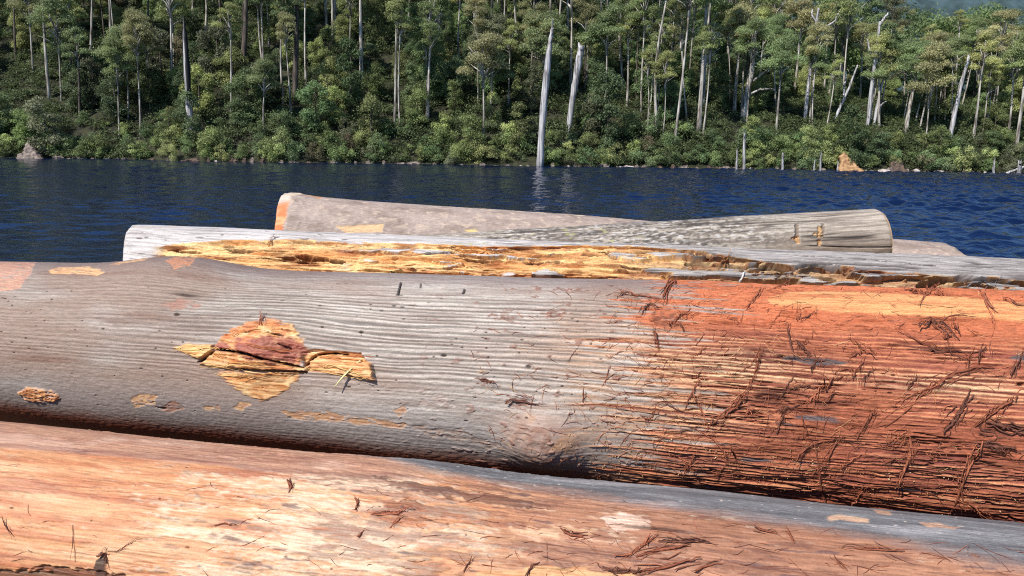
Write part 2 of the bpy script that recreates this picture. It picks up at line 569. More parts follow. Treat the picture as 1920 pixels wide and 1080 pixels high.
def sd_poly(U, W, P, pad=0.15):
    """signed distance to a polygon in (u, w); negative inside; computed near the polygon only"""
    out = np.full(U.shape, pad, float)
    lo = P.min(0) - pad; hi = P.max(0) + pad
    m = (U > lo[0]) & (U < hi[0]) & (W > lo[1]) & (W < hi[1])
    if not m.any(): return out
    x = U[m]; y = W[m]
    d = np.full(x.shape, 1e9); ins = np.zeros(x.shape, bool)
    n = len(P)
    for i in range(n):
        a = P[i]; c = P[(i + 1) % n]; e = c - a
        t = np.clip(((x - a[0]) * e[0] + (y - a[1]) * e[1]) / (e @ e + 1e-12), 0, 1)
        d = np.minimum(d, np.hypot(x - a[0] - t * e[0], y - a[1] - t * e[1]))
        cr = ((a[1] > y) != (c[1] > y)) & (x < (c[0] - a[0]) * (y - a[1]) / (c[1] - a[1] + 1e-12) + a[0])
        ins ^= cr
    out[m] = np.where(ins, -d, d)
    return out


def sd_line(U, W, P, pad=0.12):
    out = np.full(U.shape, pad, float)
    lo = P.min(0) - pad; hi = P.max(0) + pad
    m = (U > lo[0]) & (U < hi[0]) & (W > lo[1]) & (W < hi[1])
    if not m.any(): return out
    x = U[m]; y = W[m]; d = np.full(x.shape, 1e9)
    for i in range(len(P) - 1):
        a = P[i]; e = P[i + 1] - a
        t = np.clip(((x - a[0]) * e[0] + (y - a[1]) * e[1]) / (e @ e + 1e-12), 0, 1)
        d = np.minimum(d, np.hypot(x - a[0] - t * e[0], y - a[1] - t * e[1]))
    out[m] = d
    return out


def pits(U, W, log, n, seed, box, r=(0.002, 0.005)):
    """small dark insect holes and dents"""
    r_ = np.random.default_rng(seed)
    m = np.zeros(U.shape)
    us = U[:, 0]; ws = W[0]
    for _ in range(n):
        px, py = r_.uniform(box[0], box[2]), r_.uniform(box[1], box[3])
        u, w = log.pix(px, py); rr = r_.uniform(*r); el = r_.uniform(1.0, 3.0)
        i0, i1 = np.searchsorted(us, [u - rr * el * 2, u + rr * el * 2]); j0, j1 = np.searchsorted(ws[:-60], [w - rr * 2, w + rr * 2])
        if i1 <= i0 or j1 <= j0: continue
        d = np.hypot((U[i0:i1, j0:j1] - u) / el, W[i0:i1, j0:j1] - w) / rr
        m[i0:i1, j0:j1] = np.maximum(m[i0:i1, j0:j1], 1 - sm(0.5, 1.3, d))
    return m


def ridged(x, y, seed, o=3):
    s = 0; a = 1.0; t = 0
    for k in range(o):
        s = s + a * (1 - 2 * np.abs(pn(x, y, seed + 11 * k))); t += a
        a *= 0.55; x = x * 1.7; y = y * 2.1
    return s / t


# ---- the big log: grey and ribbed on the left, red and fibrous on the right
LB = Log((0, 490, 3.6, 0.363), (1920, 548, 2.75, 0.44), 1.3, 1.4)
U, W = LB.grid(0.0034, 0.0022, -0.30, 1.02)
R = LB.rad(U) * np.ones_like(W)
grey1, grey2, brown = S(192, 182, 171), S(152, 138, 127), S(156, 130, 113)
orange, straw, redb, dkr = S(214, 148, 92), S(232, 190, 140), S(158, 80, 56), S(74, 38, 30)
uR = LB.pix(1235, 640)[0]
pxm = (LB.pix(1300, 650)[0] - LB.pix(1200, 650)[0]) / 100.0       # metres of log per pixel
uL = LB.pix(600, 640)[0]; uk, wk = LB.pix(490, 668)
ub_, wb_ = LB.pix(1018, 828)
kr = np.hypot((U - uk) / 0.20, (W - wk) / 0.14)
br = np.hypot((U - ub_) / 0.15, (W - wb_) / 0.13)
g = W + 0.030 * (W - wk) / 0.14 * np.exp(-kr ** 2 * 0.55) * -1.0 + 0.02 * np.exp(-br ** 2) * (W - wb_) / 0.1
g = g + 0.010 * pn(U * 1.3, W * 5, 71) + 0.003 * pn(U * 6, W * 30, 72)
streak = fbm(U * 3.0, g * 60, 73, 3)
streak2 = fbm(U * 6.0, g * 140, 74, 3)
red = sm(-0.07, 0.07, (U - uR) + 0.30 * pn(U * 1.3, g * 42, 390) + 0.22 * pn(U * 3.0, g * 95, 391) + 0.20 * fbm(U * 3.5, W * 9, 75, 3) - 0.10 * np.exp(-((W - 0.08) / 0.1) ** 2))
# ribs
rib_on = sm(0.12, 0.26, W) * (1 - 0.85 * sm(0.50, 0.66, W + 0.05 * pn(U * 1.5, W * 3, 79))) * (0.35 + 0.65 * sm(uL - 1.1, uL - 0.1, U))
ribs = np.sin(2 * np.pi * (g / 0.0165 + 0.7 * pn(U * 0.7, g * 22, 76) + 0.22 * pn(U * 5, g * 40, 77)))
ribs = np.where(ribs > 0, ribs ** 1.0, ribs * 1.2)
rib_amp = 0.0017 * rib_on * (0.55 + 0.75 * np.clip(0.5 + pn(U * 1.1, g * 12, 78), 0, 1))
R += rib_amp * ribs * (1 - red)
gz = g + 0.0020 * pn(U * 7, g * 90, 79)
rrib = 0.6 * np.sin(2 * np.pi * (gz / 0.0135 + 1.1 * pn(U * 0.8, g * 18, 376))) + 0.55 * pn(U * 1.6, gz * 120, 377) + 0.4 * pn(U * 3.4, gz * 210, 378) + 0.25 * pn(U * 12, gz * 320, 379)
calm = np.clip(0.75 + 1.3 * fbm(U * 1.5, W * 6, 383, 3), 0.12, 1.5)
rrib = rrib * (0.35 + 0.65 * calm)
R += 0.0024 * red * np.where(rrib > 0, rrib, 1.5 * rrib)
brok = np.zeros(U.shape)
for x, y, w_, h_ in ((1450, 745, 60, 18), (1560, 755, 55, 12), (1500, 775, 40, 10), (1600, 770, 70, 10), (1880, 802, 60, 16), (1720, 652, 70, 16), (1320, 560, 40, 8), (1420, 660, 45, 8), (1310, 760, 55, 12), (1700, 840, 60, 18), (1850, 870, 50, 14), (1380, 600, 60, 6), (1640, 620, 60, 7)):
    u, w = LB.pix(x, y)
    brok = np.maximum(brok, 1 - sm(0.4, 1.0, np.hypot((U - u) / (w_ * pxm), (W - w) / (h_ * pxm * 1.2)) + 0.6 * fbm(U * 8, g * 60, 384, 3)))
brok *= red
R += brok * (0.014 * fbm(U * 9, g * 55, 385, 3) - 0.004)
# the torn red part: sharp splintered ridges, flakes
rr_ = ridged(U * 2.6, g * 62, 81, 3)
fl = fbm(U * 5.5, g * 26, 82, 4)
lc1 = np.abs(fbm(U * 1.9, g * 36, 184, 2)); lc2 = np.abs(fbm(U * 2.6, g * 62, 188, 2))
R += red * (0.0022 * rr_ + 0.010 * np.clip(fl, -0.6, 0.6) + 0.0018 * ridged(U * 9, g * 210, 83, 2))
cr_ = (np.maximum((1 - sm(0.012, 0.05, lc1)) * sm(0.0, 0.22, fbm(U * 2.0, W * 9, 84, 2)), (1 - sm(0.012, 0.06, lc2)) * sm(0.05, 0.25, fbm(U * 2.6, W * 12, 189, 2)))) * red
R -= 0.010 * cr_
# slow form: hump on the top left, gentle bends, the burl
R += 0.045 * np.exp(-((U - LB.pix(345, 470)[0]) / 0.30) ** 2) * np.cos(np.clip(W / LB.rm, -1.5, 1.5)) ** 2
R += 0.010 * fbm(U * 0.9, W * 1.6, 85, 2)
R += 0.060 * np.exp(-(br / 0.85) ** 2.2) + 0.004 * np.exp(-br ** 2) * pn(U * 20, W * 30, 86)
R += 0.0012 * fbm(U * 40, W * 60, 87, 2)
# ---- colours of the grey part
pt_ = fbm(U * 1.6, W * 4.0, 91, 3)
C = mix(mix(np.broadcast_to(grey1, U.shape + (3,)), grey2, sm(-0.5, 0.5, streak)), brown, sm(-0.1, 0.6, pt_ + 0.55 * (1 - sm(uL - 1.0, uL + 0.1, U))) * 0.75)
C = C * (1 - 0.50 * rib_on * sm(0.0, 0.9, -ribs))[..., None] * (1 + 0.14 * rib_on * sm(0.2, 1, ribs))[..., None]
C = mix(C, S(122, 84, 66), 0.65 * sm(0.15, 0.5, fbm(U * 1.0, g * 9, 92, 3)) * (1 - sm(uL - 0.9, uL - 0.1, U)))
C = mix(C, S(172, 164, 158), 0.55 * sm(0.58, 0.75, W) * (1 - red))            # smooth lower flank, painted lighter to fill in its shade
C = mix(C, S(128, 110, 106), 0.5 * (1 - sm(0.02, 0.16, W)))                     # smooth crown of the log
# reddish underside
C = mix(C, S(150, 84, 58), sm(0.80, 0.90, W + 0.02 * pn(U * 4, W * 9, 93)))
C = C * (1 - 0.13 * (1 - sm(uL - 0.6, uL + 0.3, U)))[..., None] * np.array([1.0, 0.975, 0.95])
# torn red colours
sA = fbm(U * 4.5, g * 48, 73, 3); sB = fbm(U * 8.0, g * 125, 190, 3); big = fbm(U * 1.3, W * 5, 94, 3)
CR = mix(np.broadcast_to(S(142, 78, 60), U.shape + (3,)), S(190, 114, 80), sm(-0.6, 0.7, rrib + 0.7 * big + 0.4 * sA))
CR = mix(CR, S(138, 76, 64), 0.7 * sm(0.0, 0.40, fbm(U * 1.6, g * 14, 96, 4) + 0.10))
CR = mix(CR, S(164, 94, 66), 0.7 * (1 - sm(0.3, 0.9, calm)))
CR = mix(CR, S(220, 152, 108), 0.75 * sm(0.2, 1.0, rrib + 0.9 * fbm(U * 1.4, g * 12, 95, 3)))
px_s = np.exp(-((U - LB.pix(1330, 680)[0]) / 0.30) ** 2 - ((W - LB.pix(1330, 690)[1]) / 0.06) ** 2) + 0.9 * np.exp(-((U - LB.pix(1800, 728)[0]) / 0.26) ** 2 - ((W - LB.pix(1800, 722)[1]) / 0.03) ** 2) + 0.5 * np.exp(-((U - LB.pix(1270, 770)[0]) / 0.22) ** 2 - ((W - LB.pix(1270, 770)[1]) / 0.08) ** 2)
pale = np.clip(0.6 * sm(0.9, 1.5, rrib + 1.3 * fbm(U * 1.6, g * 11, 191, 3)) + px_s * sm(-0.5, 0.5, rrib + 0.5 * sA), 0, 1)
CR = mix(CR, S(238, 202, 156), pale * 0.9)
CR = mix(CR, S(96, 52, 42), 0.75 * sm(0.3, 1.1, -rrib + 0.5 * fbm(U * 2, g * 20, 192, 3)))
CR = CR * (1 + 0.22 * fbm(U * 30, gz * 260, 380, 2))[..., None]
CR = mix(CR, S(84, 46, 38), 0.8 * brok * sm(-0.2, 0.25, fbm(U * 7, g * 60, 386, 3)))
CR = mix(CR, S(104, 94, 94), 0.85 * sm(0.42, 0.50, fbm(U * 3.0, W * 16, 97, 4)))
CR = mix(CR, S(190, 116, 80), 0.6 * (1 - sm(0.20, 0.32, W + 0.04 * big)))
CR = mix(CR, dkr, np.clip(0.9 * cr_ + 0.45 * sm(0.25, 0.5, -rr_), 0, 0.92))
CR = mix(CR, S(98, 88, 88), 0.85 * sm(0.40, 0.50, fbm(U * 3.0, W * 16, 97, 3)))
CR = mix(CR, S(198, 112, 74), 0.6 * (1 - sm(0.22, 0.34, W + 0.04 * big)))
C = C * (1 + 0.10 * fbm(U * 24, g * 240, 381, 2) + 0.07 * fbm(U * 70, W * 110, 382, 2))[..., None]
CR = CR * (1 + 0.30 * fbm(U * 2.2, W * 9, 430, 3))[..., None]
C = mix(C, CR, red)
# sawdust-coloured fringe where grey turns red
C = mix(C, S(206, 158, 118), 0.65 * np.exp(-((U - uR + 0.12 + 0.1 * pt_) / 0.24) ** 2) * sm(-0.25, 0.35, streak2) * sm(0.2, 0.4, W))
# smooth pale orange strip along the top right
ps = poly_uw(LB, [(1430, 560), (1480, 550), (1600, 548), (1760, 556), (1935, 572), (1935, 606), (1820, 596), (1700, 592), (1560, 585), (1450, 575)])
sd = sd_poly(U, W, ps) + 0.012 * pn(U * 7, W * 30, 98)
strip = 1 - sm(-0.006, 0.006, sd)
C = mix(C, mix(np.broadcast_to(S(226, 164, 108), U.shape + (3,)), S(200, 122, 80), sm(-0.2, 0.5, streak)), strip)
R = R * (1 - strip) + (LB.rad(U) + 0.006 + 0.0012 * streak2) * strip
# bare patches where the skin is knocked off
def patch(pts, c1, c2, amt=1.0, rough=0.010, depth=-0.002, seed=0):
    global C, R
    P = poly_uw(LB, pts)
    sd_ = sd_poly(U, W, P) + rough * fbm(U * 18, W * 40, 120 + seed, 3)
    m = 1 - sm(-0.004, 0.004, sd_)
    cc = mix(np.broadcast_to(c1, U.shape + (3,)), c2, sm(-0.3, 0.5, fbm(U * 14, W * 70, 140 + seed, 3)))
    m = m * (1 - 0.8 * sm(0.12, 0.3, fbm(U * 20, W * 60, 145 + seed, 3)))
    C = mix(C, cc, m * amt); R += depth * m
    return m

yel, yel2 = S(222, 178, 128), S(198, 142, 100)
patch([(-80, 494), (70, 490), (58, 512), (34, 540), (-80, 552)], S(198, 142, 118), S(206, 160, 128), 0.8, seed=1)
patch([(88, 508), (110, 502), (165, 503), (200, 518), (185, 523), (140, 515), (100, 514)], yel, yel2, seed=2)
patch([(205, 504), (230, 500), (280, 500), (275, 505), (225, 507)], yel, yel2, 0.9, seed=3)
patch([(312, 508), (340, 500), (372, 497), (360, 512), (330, 520)], S(204, 138, 104), yel2, 0.85, 0.016, seed=4)
patch([(240, 472), (330, 457), (430, 454), (520, 470), (540, 492), (450, 490), (405, 477), (360, 490), (295, 481)], S(226, 176, 120), S(206, 140, 86), depth=-0.004, seed=5)
patch([(305, 575), (330, 566), (385, 568), (370, 580), (330, 584)], S(170, 116, 96), brown, 0.7, 0.02, seed=6)
bark_chip = patch([(32, 736), (50, 726), (95, 732), (115, 746), (90, 755), (50, 750)], S(224, 166, 112), S(184, 112, 70), depth=0.006, seed=7)
R += bark_chip * 0.004 * fbm(U * 60, W * 90, 160, 2)
patch([(243, 746), (262, 738), (296, 742), (290, 757), (255, 762)], yel, yel2, 0.9, 0.014, seed=8)
patch([(293, 762), (330, 752), (345, 765), (315, 774)], S(178, 120, 92), brown, 0.8, 0.014, seed=9)
patch([(432, 764), (450, 755), (472, 757), (455, 769)], yel, yel2, 0.9, seed=10)
patch([(525, 770), (600, 772), (700, 785), (760, 795), (755, 803), (640, 792), (540, 782)], S(212, 160, 112), yel2, 0.85, 0.014, seed=11)
patch([(738, 772), (755, 760), (763, 770), (748, 782)], S(208, 160, 120), yel2, 0.8, 0.012, seed=12)
patch([(760, 796), (860, 806), (940, 830), (920, 838), (800, 815)], S(176, 138, 112), brown, 0.55, 0.02, seed=13)
patch([(775, 745), (830, 742), (850, 760), (800, 770)], S(186, 160, 146), grey1, 0.5, 0.03, seed=14)
patch([(380, 762), (410, 760), (412, 768), (385, 770)], yel, yel2, 0.8, 0.012, seed=15)
# scattered torn bits and red crumbs on the grey part
crumb = sm(0.34, 0.46, fbm(U * 16, W * 34, 98, 3)) * sm(uR - 1.25, uR - 0.3, U) * (1 - red) * sm(0.04, 0.12, W)
C = mix(C, S(142, 92, 74), crumb * 0.7); R += crumb * 0.0035
for (x, y, w_, h_) in ((950, 595, 46, 16), (910, 714, 40, 9), (970, 752, 50, 16), (1040, 590, 30, 10), (1195, 560, 60, 22), (1070, 545, 60, 14), (1250, 600, 40, 30)):
    u, w = LB.pix(x, y)
    q = np.hypot((U - u) / (w_ * pxm), (W - w) / (h_ * pxm * 1.1)) + 0.7 * fbm(U * 22, W * 50, int(x), 3)
    k = 1 - sm(0.5, 0.8, q)
    k = k * sm(-0.25, 0.15, fbm(U * 40, W * 110, 199, 3)); C = mix(C, S(126, 82, 66), 0.75 * k); R += 0.008 * k * fbm(U * 40, W * 100, 99, 3)
# burl colours
swirl = fbm(br * 5 + 0.4 * pn(U * 9, W * 9, 101), np.arctan2(W - wb_, U - ub_) * 1.2, 102, 3)
bm = np.exp(-(br / 0.95) ** 4)
C = mix(C, mix(mix(np.broadcast_to(S(168, 134, 116), U.shape + (3,)), S(142, 84, 56), sm(-0.3, 0.4, swirl)), S(190, 132, 82), sm(0.1, 0.5, fbm(U * 12, W * 12, 103, 2))), bm * 0.6)
R += bm * 0.004 * swirl
# pits
pt1 = pits(U, W, LB, 170, 5, (0, 500, 1250, 790), (0.0015, 0.0036))
pt2 = pits(U, W, LB, 7, 6, (300, 545, 1000, 770), (0.004, 0.007))
eye = np.exp(-(np.hypot((U - LB.pix(352, 557)[0]) / 0.05, (W - LB.pix(352, 557)[1]) / 0.010)) ** 2)
C = mix(C, S(46, 34, 30), np.clip(pt1 * 0.85 + pt2 * 0.8 + eye * 0.8, 0, 1)); R -= 0.004 * pt1 + 0.007 * pt2 + 0.008 * eye
for x, y, x2, y2, wd in ((753, 529, 747, 552, 0.0045), (744, 553, 755, 553, 0.003), (790, 532, 789, 540, 0.003), (797, 532, 806, 534, 0.0015), (872, 542, 869, 551, 0.0045)):
    d_ = sd_line(U, W, poly_uw(LB, [(x, y), (x2, y2)]))
    k = 1 - sm(wd * 0.6, wd, d_)
    C = mix(C, S(34, 38, 42), k * 0.95); R -= 0.012 * k
# the knot, split across
def kmask(pts, rough=0.012, seed=0, e=0.003):
    return 1 - sm(-e, e, sd_poly(U, W, poly_uw(LB, pts)) + rough * fbm(U * 12, g * 120, 170 + seed, 3) + 0.6 * rough * fbm(U * 25, W * 45, 270 + seed, 2))

KE = 0.006
k1 = kmask([(398, 652), (430, 622), (468, 603), (510, 600), (548, 610), (567, 636), (578, 664), (560, 684), (500, 678), (430, 664)], 0.02, 1, KE)
k2 = kmask([(325, 652), (352, 645), (402, 647), (398, 664), (372, 673)], 0.004, 2)
k3 = kmask([(374, 683), (408, 658), (460, 666), (530, 681), (578, 688), (572, 700), (520, 696), (430, 690)], 0.004, 3)
k4 = kmask([(566, 660), (590, 655), (676, 662), (684, 676), (698, 684), (704, 713), (640, 701), (575, 696)], 0.004, 4)
k5 = kmask([(411, 697), (470, 694), (566, 695), (556, 716), (520, 742), (488, 750), (455, 736), (432, 718)], 0.02, 5, KE)
knot = np.maximum.reduce([k1, k2, k3, k4, k5])
R += 0.052 * np.exp(-(kr / 0.55) ** 2) + k1 * (0.004 + 0.014 * fbm(U * 20, W * 44, 180, 4)) + k2 * (0.004 + 0.012 * sm(LB.pix(325, 655)[0], LB.pix(400, 655)[0], U)) + k3 * (0.012 + 0.006 * fbm(U * 10, W * 90, 181, 2)) + k5 * (0.003 + 0.003 * fbm(U * 12, W * 60, 182, 2))
ud = (U - LB.pix(575, 680)[0]) / 0.25
R += k4 * (-0.012 + 0.036 * np.clip(ud, 0, 1) * sm(LB.pix(640, 672)[1], LB.pix(640, 682)[1], W) + 0.004 * fbm(U * 12, W * 90, 183, 2))
kc = mix(np.broadcast_to(S(226, 178, 124), U.shape + (3,)), S(208, 142, 84), sm(-0.3, 0.4, fbm(U * 12, W * 60, 184, 3)))
kc = mix(kc, S(168, 104, 62), 0.7 * sm(0.15, 0.4, fbm(U * 22, W * 55, 194, 3)))
kc = mix(kc, S(240, 206, 150), 0.7 * sm(0.1, 0.4, fbm(U * 16, W * 40, 195, 3)))
halo = np.exp(-(np.clip(kr - 0.55, 0, 9) / 0.22) ** 2)
C = mix(C, S(112, 92, 86), 0.5 * halo * sm(-0.3, 0.3, fbm(U * 6, W * 10, 196, 2)))
kred = k1 * sm(-0.3, 0.3, 1.2 * fbm(U * 16, W * 34, 185, 4) + 1.25 - 0.9 * np.abs((W - LB.pix(500, 655)[1]) / 0.035) - 0.5 * np.abs((U - LB.pix(520, 655)[0]) / 0.12))
kc = mix(kc, S(196, 118, 78), 0.7 * k1 * sm(-0.1, 0.3, fbm(U * 10, W * 24, 392, 3)))
kc = mix(kc, S(152, 84, 74), kred * 0.85)
kc = mix(kc, S(190, 110, 70), (k3 + k4) * sm(0.1, 0.5, fbm(U * 8, W * 70, 186, 2)) * 0.8)
kc = mix(kc, S(234, 196, 130), k2 * 0.5)
rim_ = np.exp(-((knot - 0.5) / 0.25) ** 2)
C = mix(C, kc, knot)
C = mix(C, S(168, 118, 88), 0.6 * rim_)
for pts, wd, dp in (([(372, 678), (392, 668), (408, 655), (440, 659), (470, 665), (500, 673), (530, 680), (572, 690)], 0.0045, 0.045), ([(378, 676), (398, 662)], 0.008, 0.035),
                    ([(440, 690), (520, 694), (575, 697)], 0.004, 0.015), ([(570, 690), (580, 674), (592, 664), (620, 661), (650, 662)], 0.0045, 0.03),
                    ([(505, 625), (535, 632)], 0.0035, 0.01), ([(520, 645), (548, 655)], 0.0035, 0.01), ([(515, 618), (530, 618)], 0.003, 0.008)):
    d_ = sd_line(U, W, poly_uw(LB, pts)) + 0.006 * fbm(U * 26, W * 50, 187, 3)
    k = 1 - sm(wd * 0.4, wd * 1.2, d_)
    R -= dp * k; C = mix(C, S(40, 22, 18), k * 0.9)
parts = np.zeros(U.shape, int)
parts[red > 0.55] = 1
parts[bm > 0.5] = 3
parts[knot > 0.5] = 2
parts[:, -60:] = 0
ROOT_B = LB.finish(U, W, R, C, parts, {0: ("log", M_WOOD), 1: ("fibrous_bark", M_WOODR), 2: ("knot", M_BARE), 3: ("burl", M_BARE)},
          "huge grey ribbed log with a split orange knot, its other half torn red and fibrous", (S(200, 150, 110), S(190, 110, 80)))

# ---- the front log: peeled, orange to mauve, slate-grey along the top
LA = Log((0, 795, 2.62, 0.35), (1920, 980, 1.98, 0.36), 1.0, 1.2)
U, W = LA.grid(0.0028, 0.0022, -0.30, 0.72, py=1000)
R = LA.rad(U) * np.ones_like(W)
g = W + 0.012 * pn(U * 1.2, W * 4, 201) + 0.003 * pn(U * 7, W * 30, 202)
st = fbm(U * 2.2, g * 42, 203, 4); st2 = fbm(U * 5, g * 130, 204, 3)
blot = fbm(U * 3.2, W * 8, 205, 4)
R += 0.016 * fbm(U * 0.9, W * 1.5, 206, 2) + 0.0026 * st + 0.0010 * st2 + 0.0008 * fbm(U * 50, W * 60, 207, 2)
ua_, um_, ue_ = LA.pix(0, 900)[0], LA.pix(900, 950)[0], LA.pix(1920, 1040)[0]
fx = (U - ua_) / (ue_ - ua_)
lnA = np.abs(fbm(U * 1.1, g * 44, 224, 2)); lnB = np.abs(fbm(U * 2.4, g * 85, 225, 2))
line = np.maximum(1 - sm(0.01, 0.06, lnA), 0.7 * (1 - sm(0.01, 0.07, lnB))) * sm(-0.15, 0.25, fbm(U * 1.6, g * 12, 226, 2))
fine = fbm(U * 14, g * 150, 227, 3); spk = 0.55 * fbm(U * 26, g * 120, 228, 4) + 0.45 * fbm(U * 7, g * 60, 328, 3)
Cor = mix(np.broadcast_to(S(216, 158, 112), U.shape + (3,)), S(194, 122, 82), sm(-0.35, 0.5, st))
Cor = mix(Cor, S(228, 184, 140), 0.7 * sm(0.0, 0.45, fbm(U * 1.8, g * 18, 208, 3)))
Cor = mix(Cor, S(172, 106, 84), 0.7 * sm(0.12, 0.5, fbm(U * 1.1, g * 14, 209, 3)))
Cor = mix(Cor, S(150, 88, 62), 0.6 * line)
Cmv = mix(np.broadcast_to(S(178, 126, 96), U.shape + (3,)), S(146, 98, 74), sm(-0.3, 0.5, st))
Cmv = mix(Cmv, S(200, 146, 116), 0.6 * sm(0.05, 0.5, fbm(U * 2.0, g * 12, 210, 3)))
Cmv = mix(Cmv, S(112, 72, 62), 0.6 * sm(0.12, 0.4, fbm(U * 6, g * 40, 229, 4)))
Cmv = mix(Cmv, S(96, 58, 50), 0.7 * line)
C = mix(Cor, Cmv, sm(0.42, 0.66, fx + 0.10 * blot + 0.06 * st))
C = C * (1 + 0.26 * fine + 0.14 * pn(U * 2.2, g * 160, 333))[..., None]
# cream flakes of skin in the middle, broken into small specks
cream = 0.8 * sm(-0.16, 0.22, 0.8 * spk + 0.5 * fbm(U * 3, g * 18, 211, 3) + 0.55 * np.exp(-((fx - 0.38) / 0.17) ** 2) - 0.36)
C = mix(C, mix(np.broadcast_to(S(240, 222, 190), U.shape + (3,)), S(228, 190, 156), sm(-0.2, 0.3, fine)), cream * 0.85); R += 0.0018 * cream
bb = 0.85 * sm(-0.10, 0.22, 0.7 * spk + 0.7 * fbm(U * 4, g * 22, 212, 3) + 0.42 * np.exp(-((fx - 0.45) / 0.15) ** 2) - 0.34) * (1 - 0.6 * sm(.6, .8, fx))
C = mix(C, S(128, 82, 66), bb * 0.75); R += 0.003 * bb
C = mix(C, S(96, 72, 72), 0.7 * sm(0.34, 0.48, fbm(U * 6, g * 36, 213, 4)) * sm(0.1, 0.3, fx))
R -= 0.0025 * line + 0.0008 * fine
# pinkish band along the top left, with a step below it
sl_ = np.array([LA.pix(x, y) for x, y in ((-200, 822), (0, 838), (200, 852), (420, 874), (640, 896), (900, 905), (1200, 930))])
wstep = np.interp(U, sl_[:, 0], sl_[:, 1]) + 0.008 * pn(U * 5, 0 * U, 214)
pinkC_n = 0.02 * fbm(U * 2.2, g * 14, 331, 3)
top = 1 - sm(-0.010, 0.014, W - wstep + pinkC_n)
pinkC = mix(np.broadcast_to(S(196, 148, 118), U.shape + (3,)), S(164, 114, 92), sm(-0.3, 0.5, st))
pinkC = mix(pinkC, S(214, 174, 148), 0.7 * sm(0.0, 0.4, blot + 0.5 * st))
pinkC = mix(pinkC, S(120, 80, 70), 0.6 * line) * (1 + 0.15 * fine)[..., None]
tf = 1 - sm(0.40, 0.52, fx)
C = mix(C, pinkC, top * tf); R += 0.007 * top * tf
C = mix(C, S(120, 76, 66), tf * 0.6 * np.exp(-((W - wstep) / 0.010) ** 2))
# slate-grey skin along the top from the middle to the right
sg = np.array([LA.pix(x, y) for x, y in ((600, 845), (690, 862), (800, 888), (1000, 915), (1250, 950), (1500, 990), (1700, 1026), (1920, 1070), (2100, 1110))])
wsl = np.interp(U, sg[:, 0], sg[:, 1])
slate = (1 - sm(-0.05, 0.03, W - wsl + 0.03 * fbm(U * 3, W * 9, 215, 3) + 0.012 * fbm(U * 14, g * 50, 230, 3))) * sm(LA.pix(590, 850)[0], LA.pix(720, 860)[0], U + 0.1 * blot)
Csl = mix(np.broadcast_to(S(130, 128, 127), U.shape + (3,)), S(102, 99, 99), sm(-0.3, 0.5, fbm(U * 2, g * 30, 216, 3)))
Csl = mix(Csl, S(176, 170, 168), 0.6 * sm(0.1, 0.5, fbm(U * 1.6, W * 14, 217, 3)))
C = mix(C, Csl, slate)
C = mix(C, S(206, 190, 176), 0.8 * sm(0.46, 0.54, fbm(U * 30, W * 60, 218, 3)) * slate)
def patchA(pts, c1, c2, amt=1.0, rough=0.012, depth=0.0, seed=0):
    global C, R
    m = 1 - sm(-0.004, 0.004, sd_poly(U, W, poly_uw(LA, pts)) + rough * fbm(U * 18, W * 45, 220 + seed, 3))
    C = mix(C, mix(np.broadcast_to(c1, U.shape + (3,)), c2, sm(-0.3, 0.5, st2)), m * amt); R += depth * m

patchA([(1550, 968), (1580, 964), (1630, 973), (1628, 980), (1555, 975)], S(222, 184, 150), S(196, 150, 120), 0.9, seed=1)
patchA([(1640, 954), (1672, 958), (1670, 965), (1645, 962)], S(206, 160, 128), S(196, 150, 120), 0.8, seed=2)
patchA([(1725, 980), (1760, 982), (1800, 990), (1790, 995), (1740, 988)], S(206, 160, 128), S(196, 150, 120), 0.8, seed=3)
patchA([(700, 900), (860, 920), (1000, 940), (990, 955), (840, 935), (730, 915)], S(122, 80, 62), S(90, 62, 54), 0.75, 0.03, 0.003, seed=4)
patchA([(690, 935), (780, 940), (795, 952), (740, 958)], S(130, 82, 60), S(170, 110, 78), 0.8, 0.02, 0.003, seed=5)
patchA([(895, 1075), (1000, 1060), (1200, 1072), (1180, 1084), (950, 1084)], S(228, 178, 124), S(206, 140, 92), 0.8, 0.02, seed=6)
patchA([(960, 990), (1060, 985), (1120, 1000), (1000, 1010)], S(220, 170, 130), S(236, 200, 160), 0.6, 0.03, seed=7)
patchA([(1130, 965), (1200, 962), (1230, 985), (1150, 995)], S(236, 212, 190), S(206, 160, 130), 0.7, 0.03, seed=8)
patchA([(178, 1062), (192, 1040), (202, 1050), (198, 1084), (178, 1084)], S(62, 46, 40), S(50, 36, 30), 0.9, 0.01, 0.006, seed=9)
patchA([(-30, 1068), (150, 1066), (230, 1080), (230, 1100), (-30, 1100)], S(76, 50, 38), S(120, 76, 54), 0.8, 0.03, -0.01, seed=10)
cr2 = sm(0.40, 0.52, fbm(U * 1.6, g * 34, 221, 3)) * sm(0.35, 0.7, fx) * (1 - slate)
R -= 0.007 * cr2; C = mix(C, S(74, 46, 38), cr2 * 0.75)
pa = pits(U, W, LA, 30, 8, (0, 830, 1900, 1070), (0.0012, 0.0032)); C = mix(C, S(52, 34, 28), pa * 0.8); R -= 0.003 * pa
parts = np.zeros(U.shape, int); parts[slate > 0.5] = 1; parts[:, -60:] = 0
C = C * (0.95 + 0.10 * fbm(U * 40, g * 200, 332, 2))[..., None]
ROOT_A = LA.finish(U, W, R, C, parts, {0: ("log", M_BARE), 1: ("smooth_bark", M_WOOD)},
          "peeled orange and mauve log in front of the others, slate grey along its top", (S(210, 150, 100), S(190, 130, 100)))

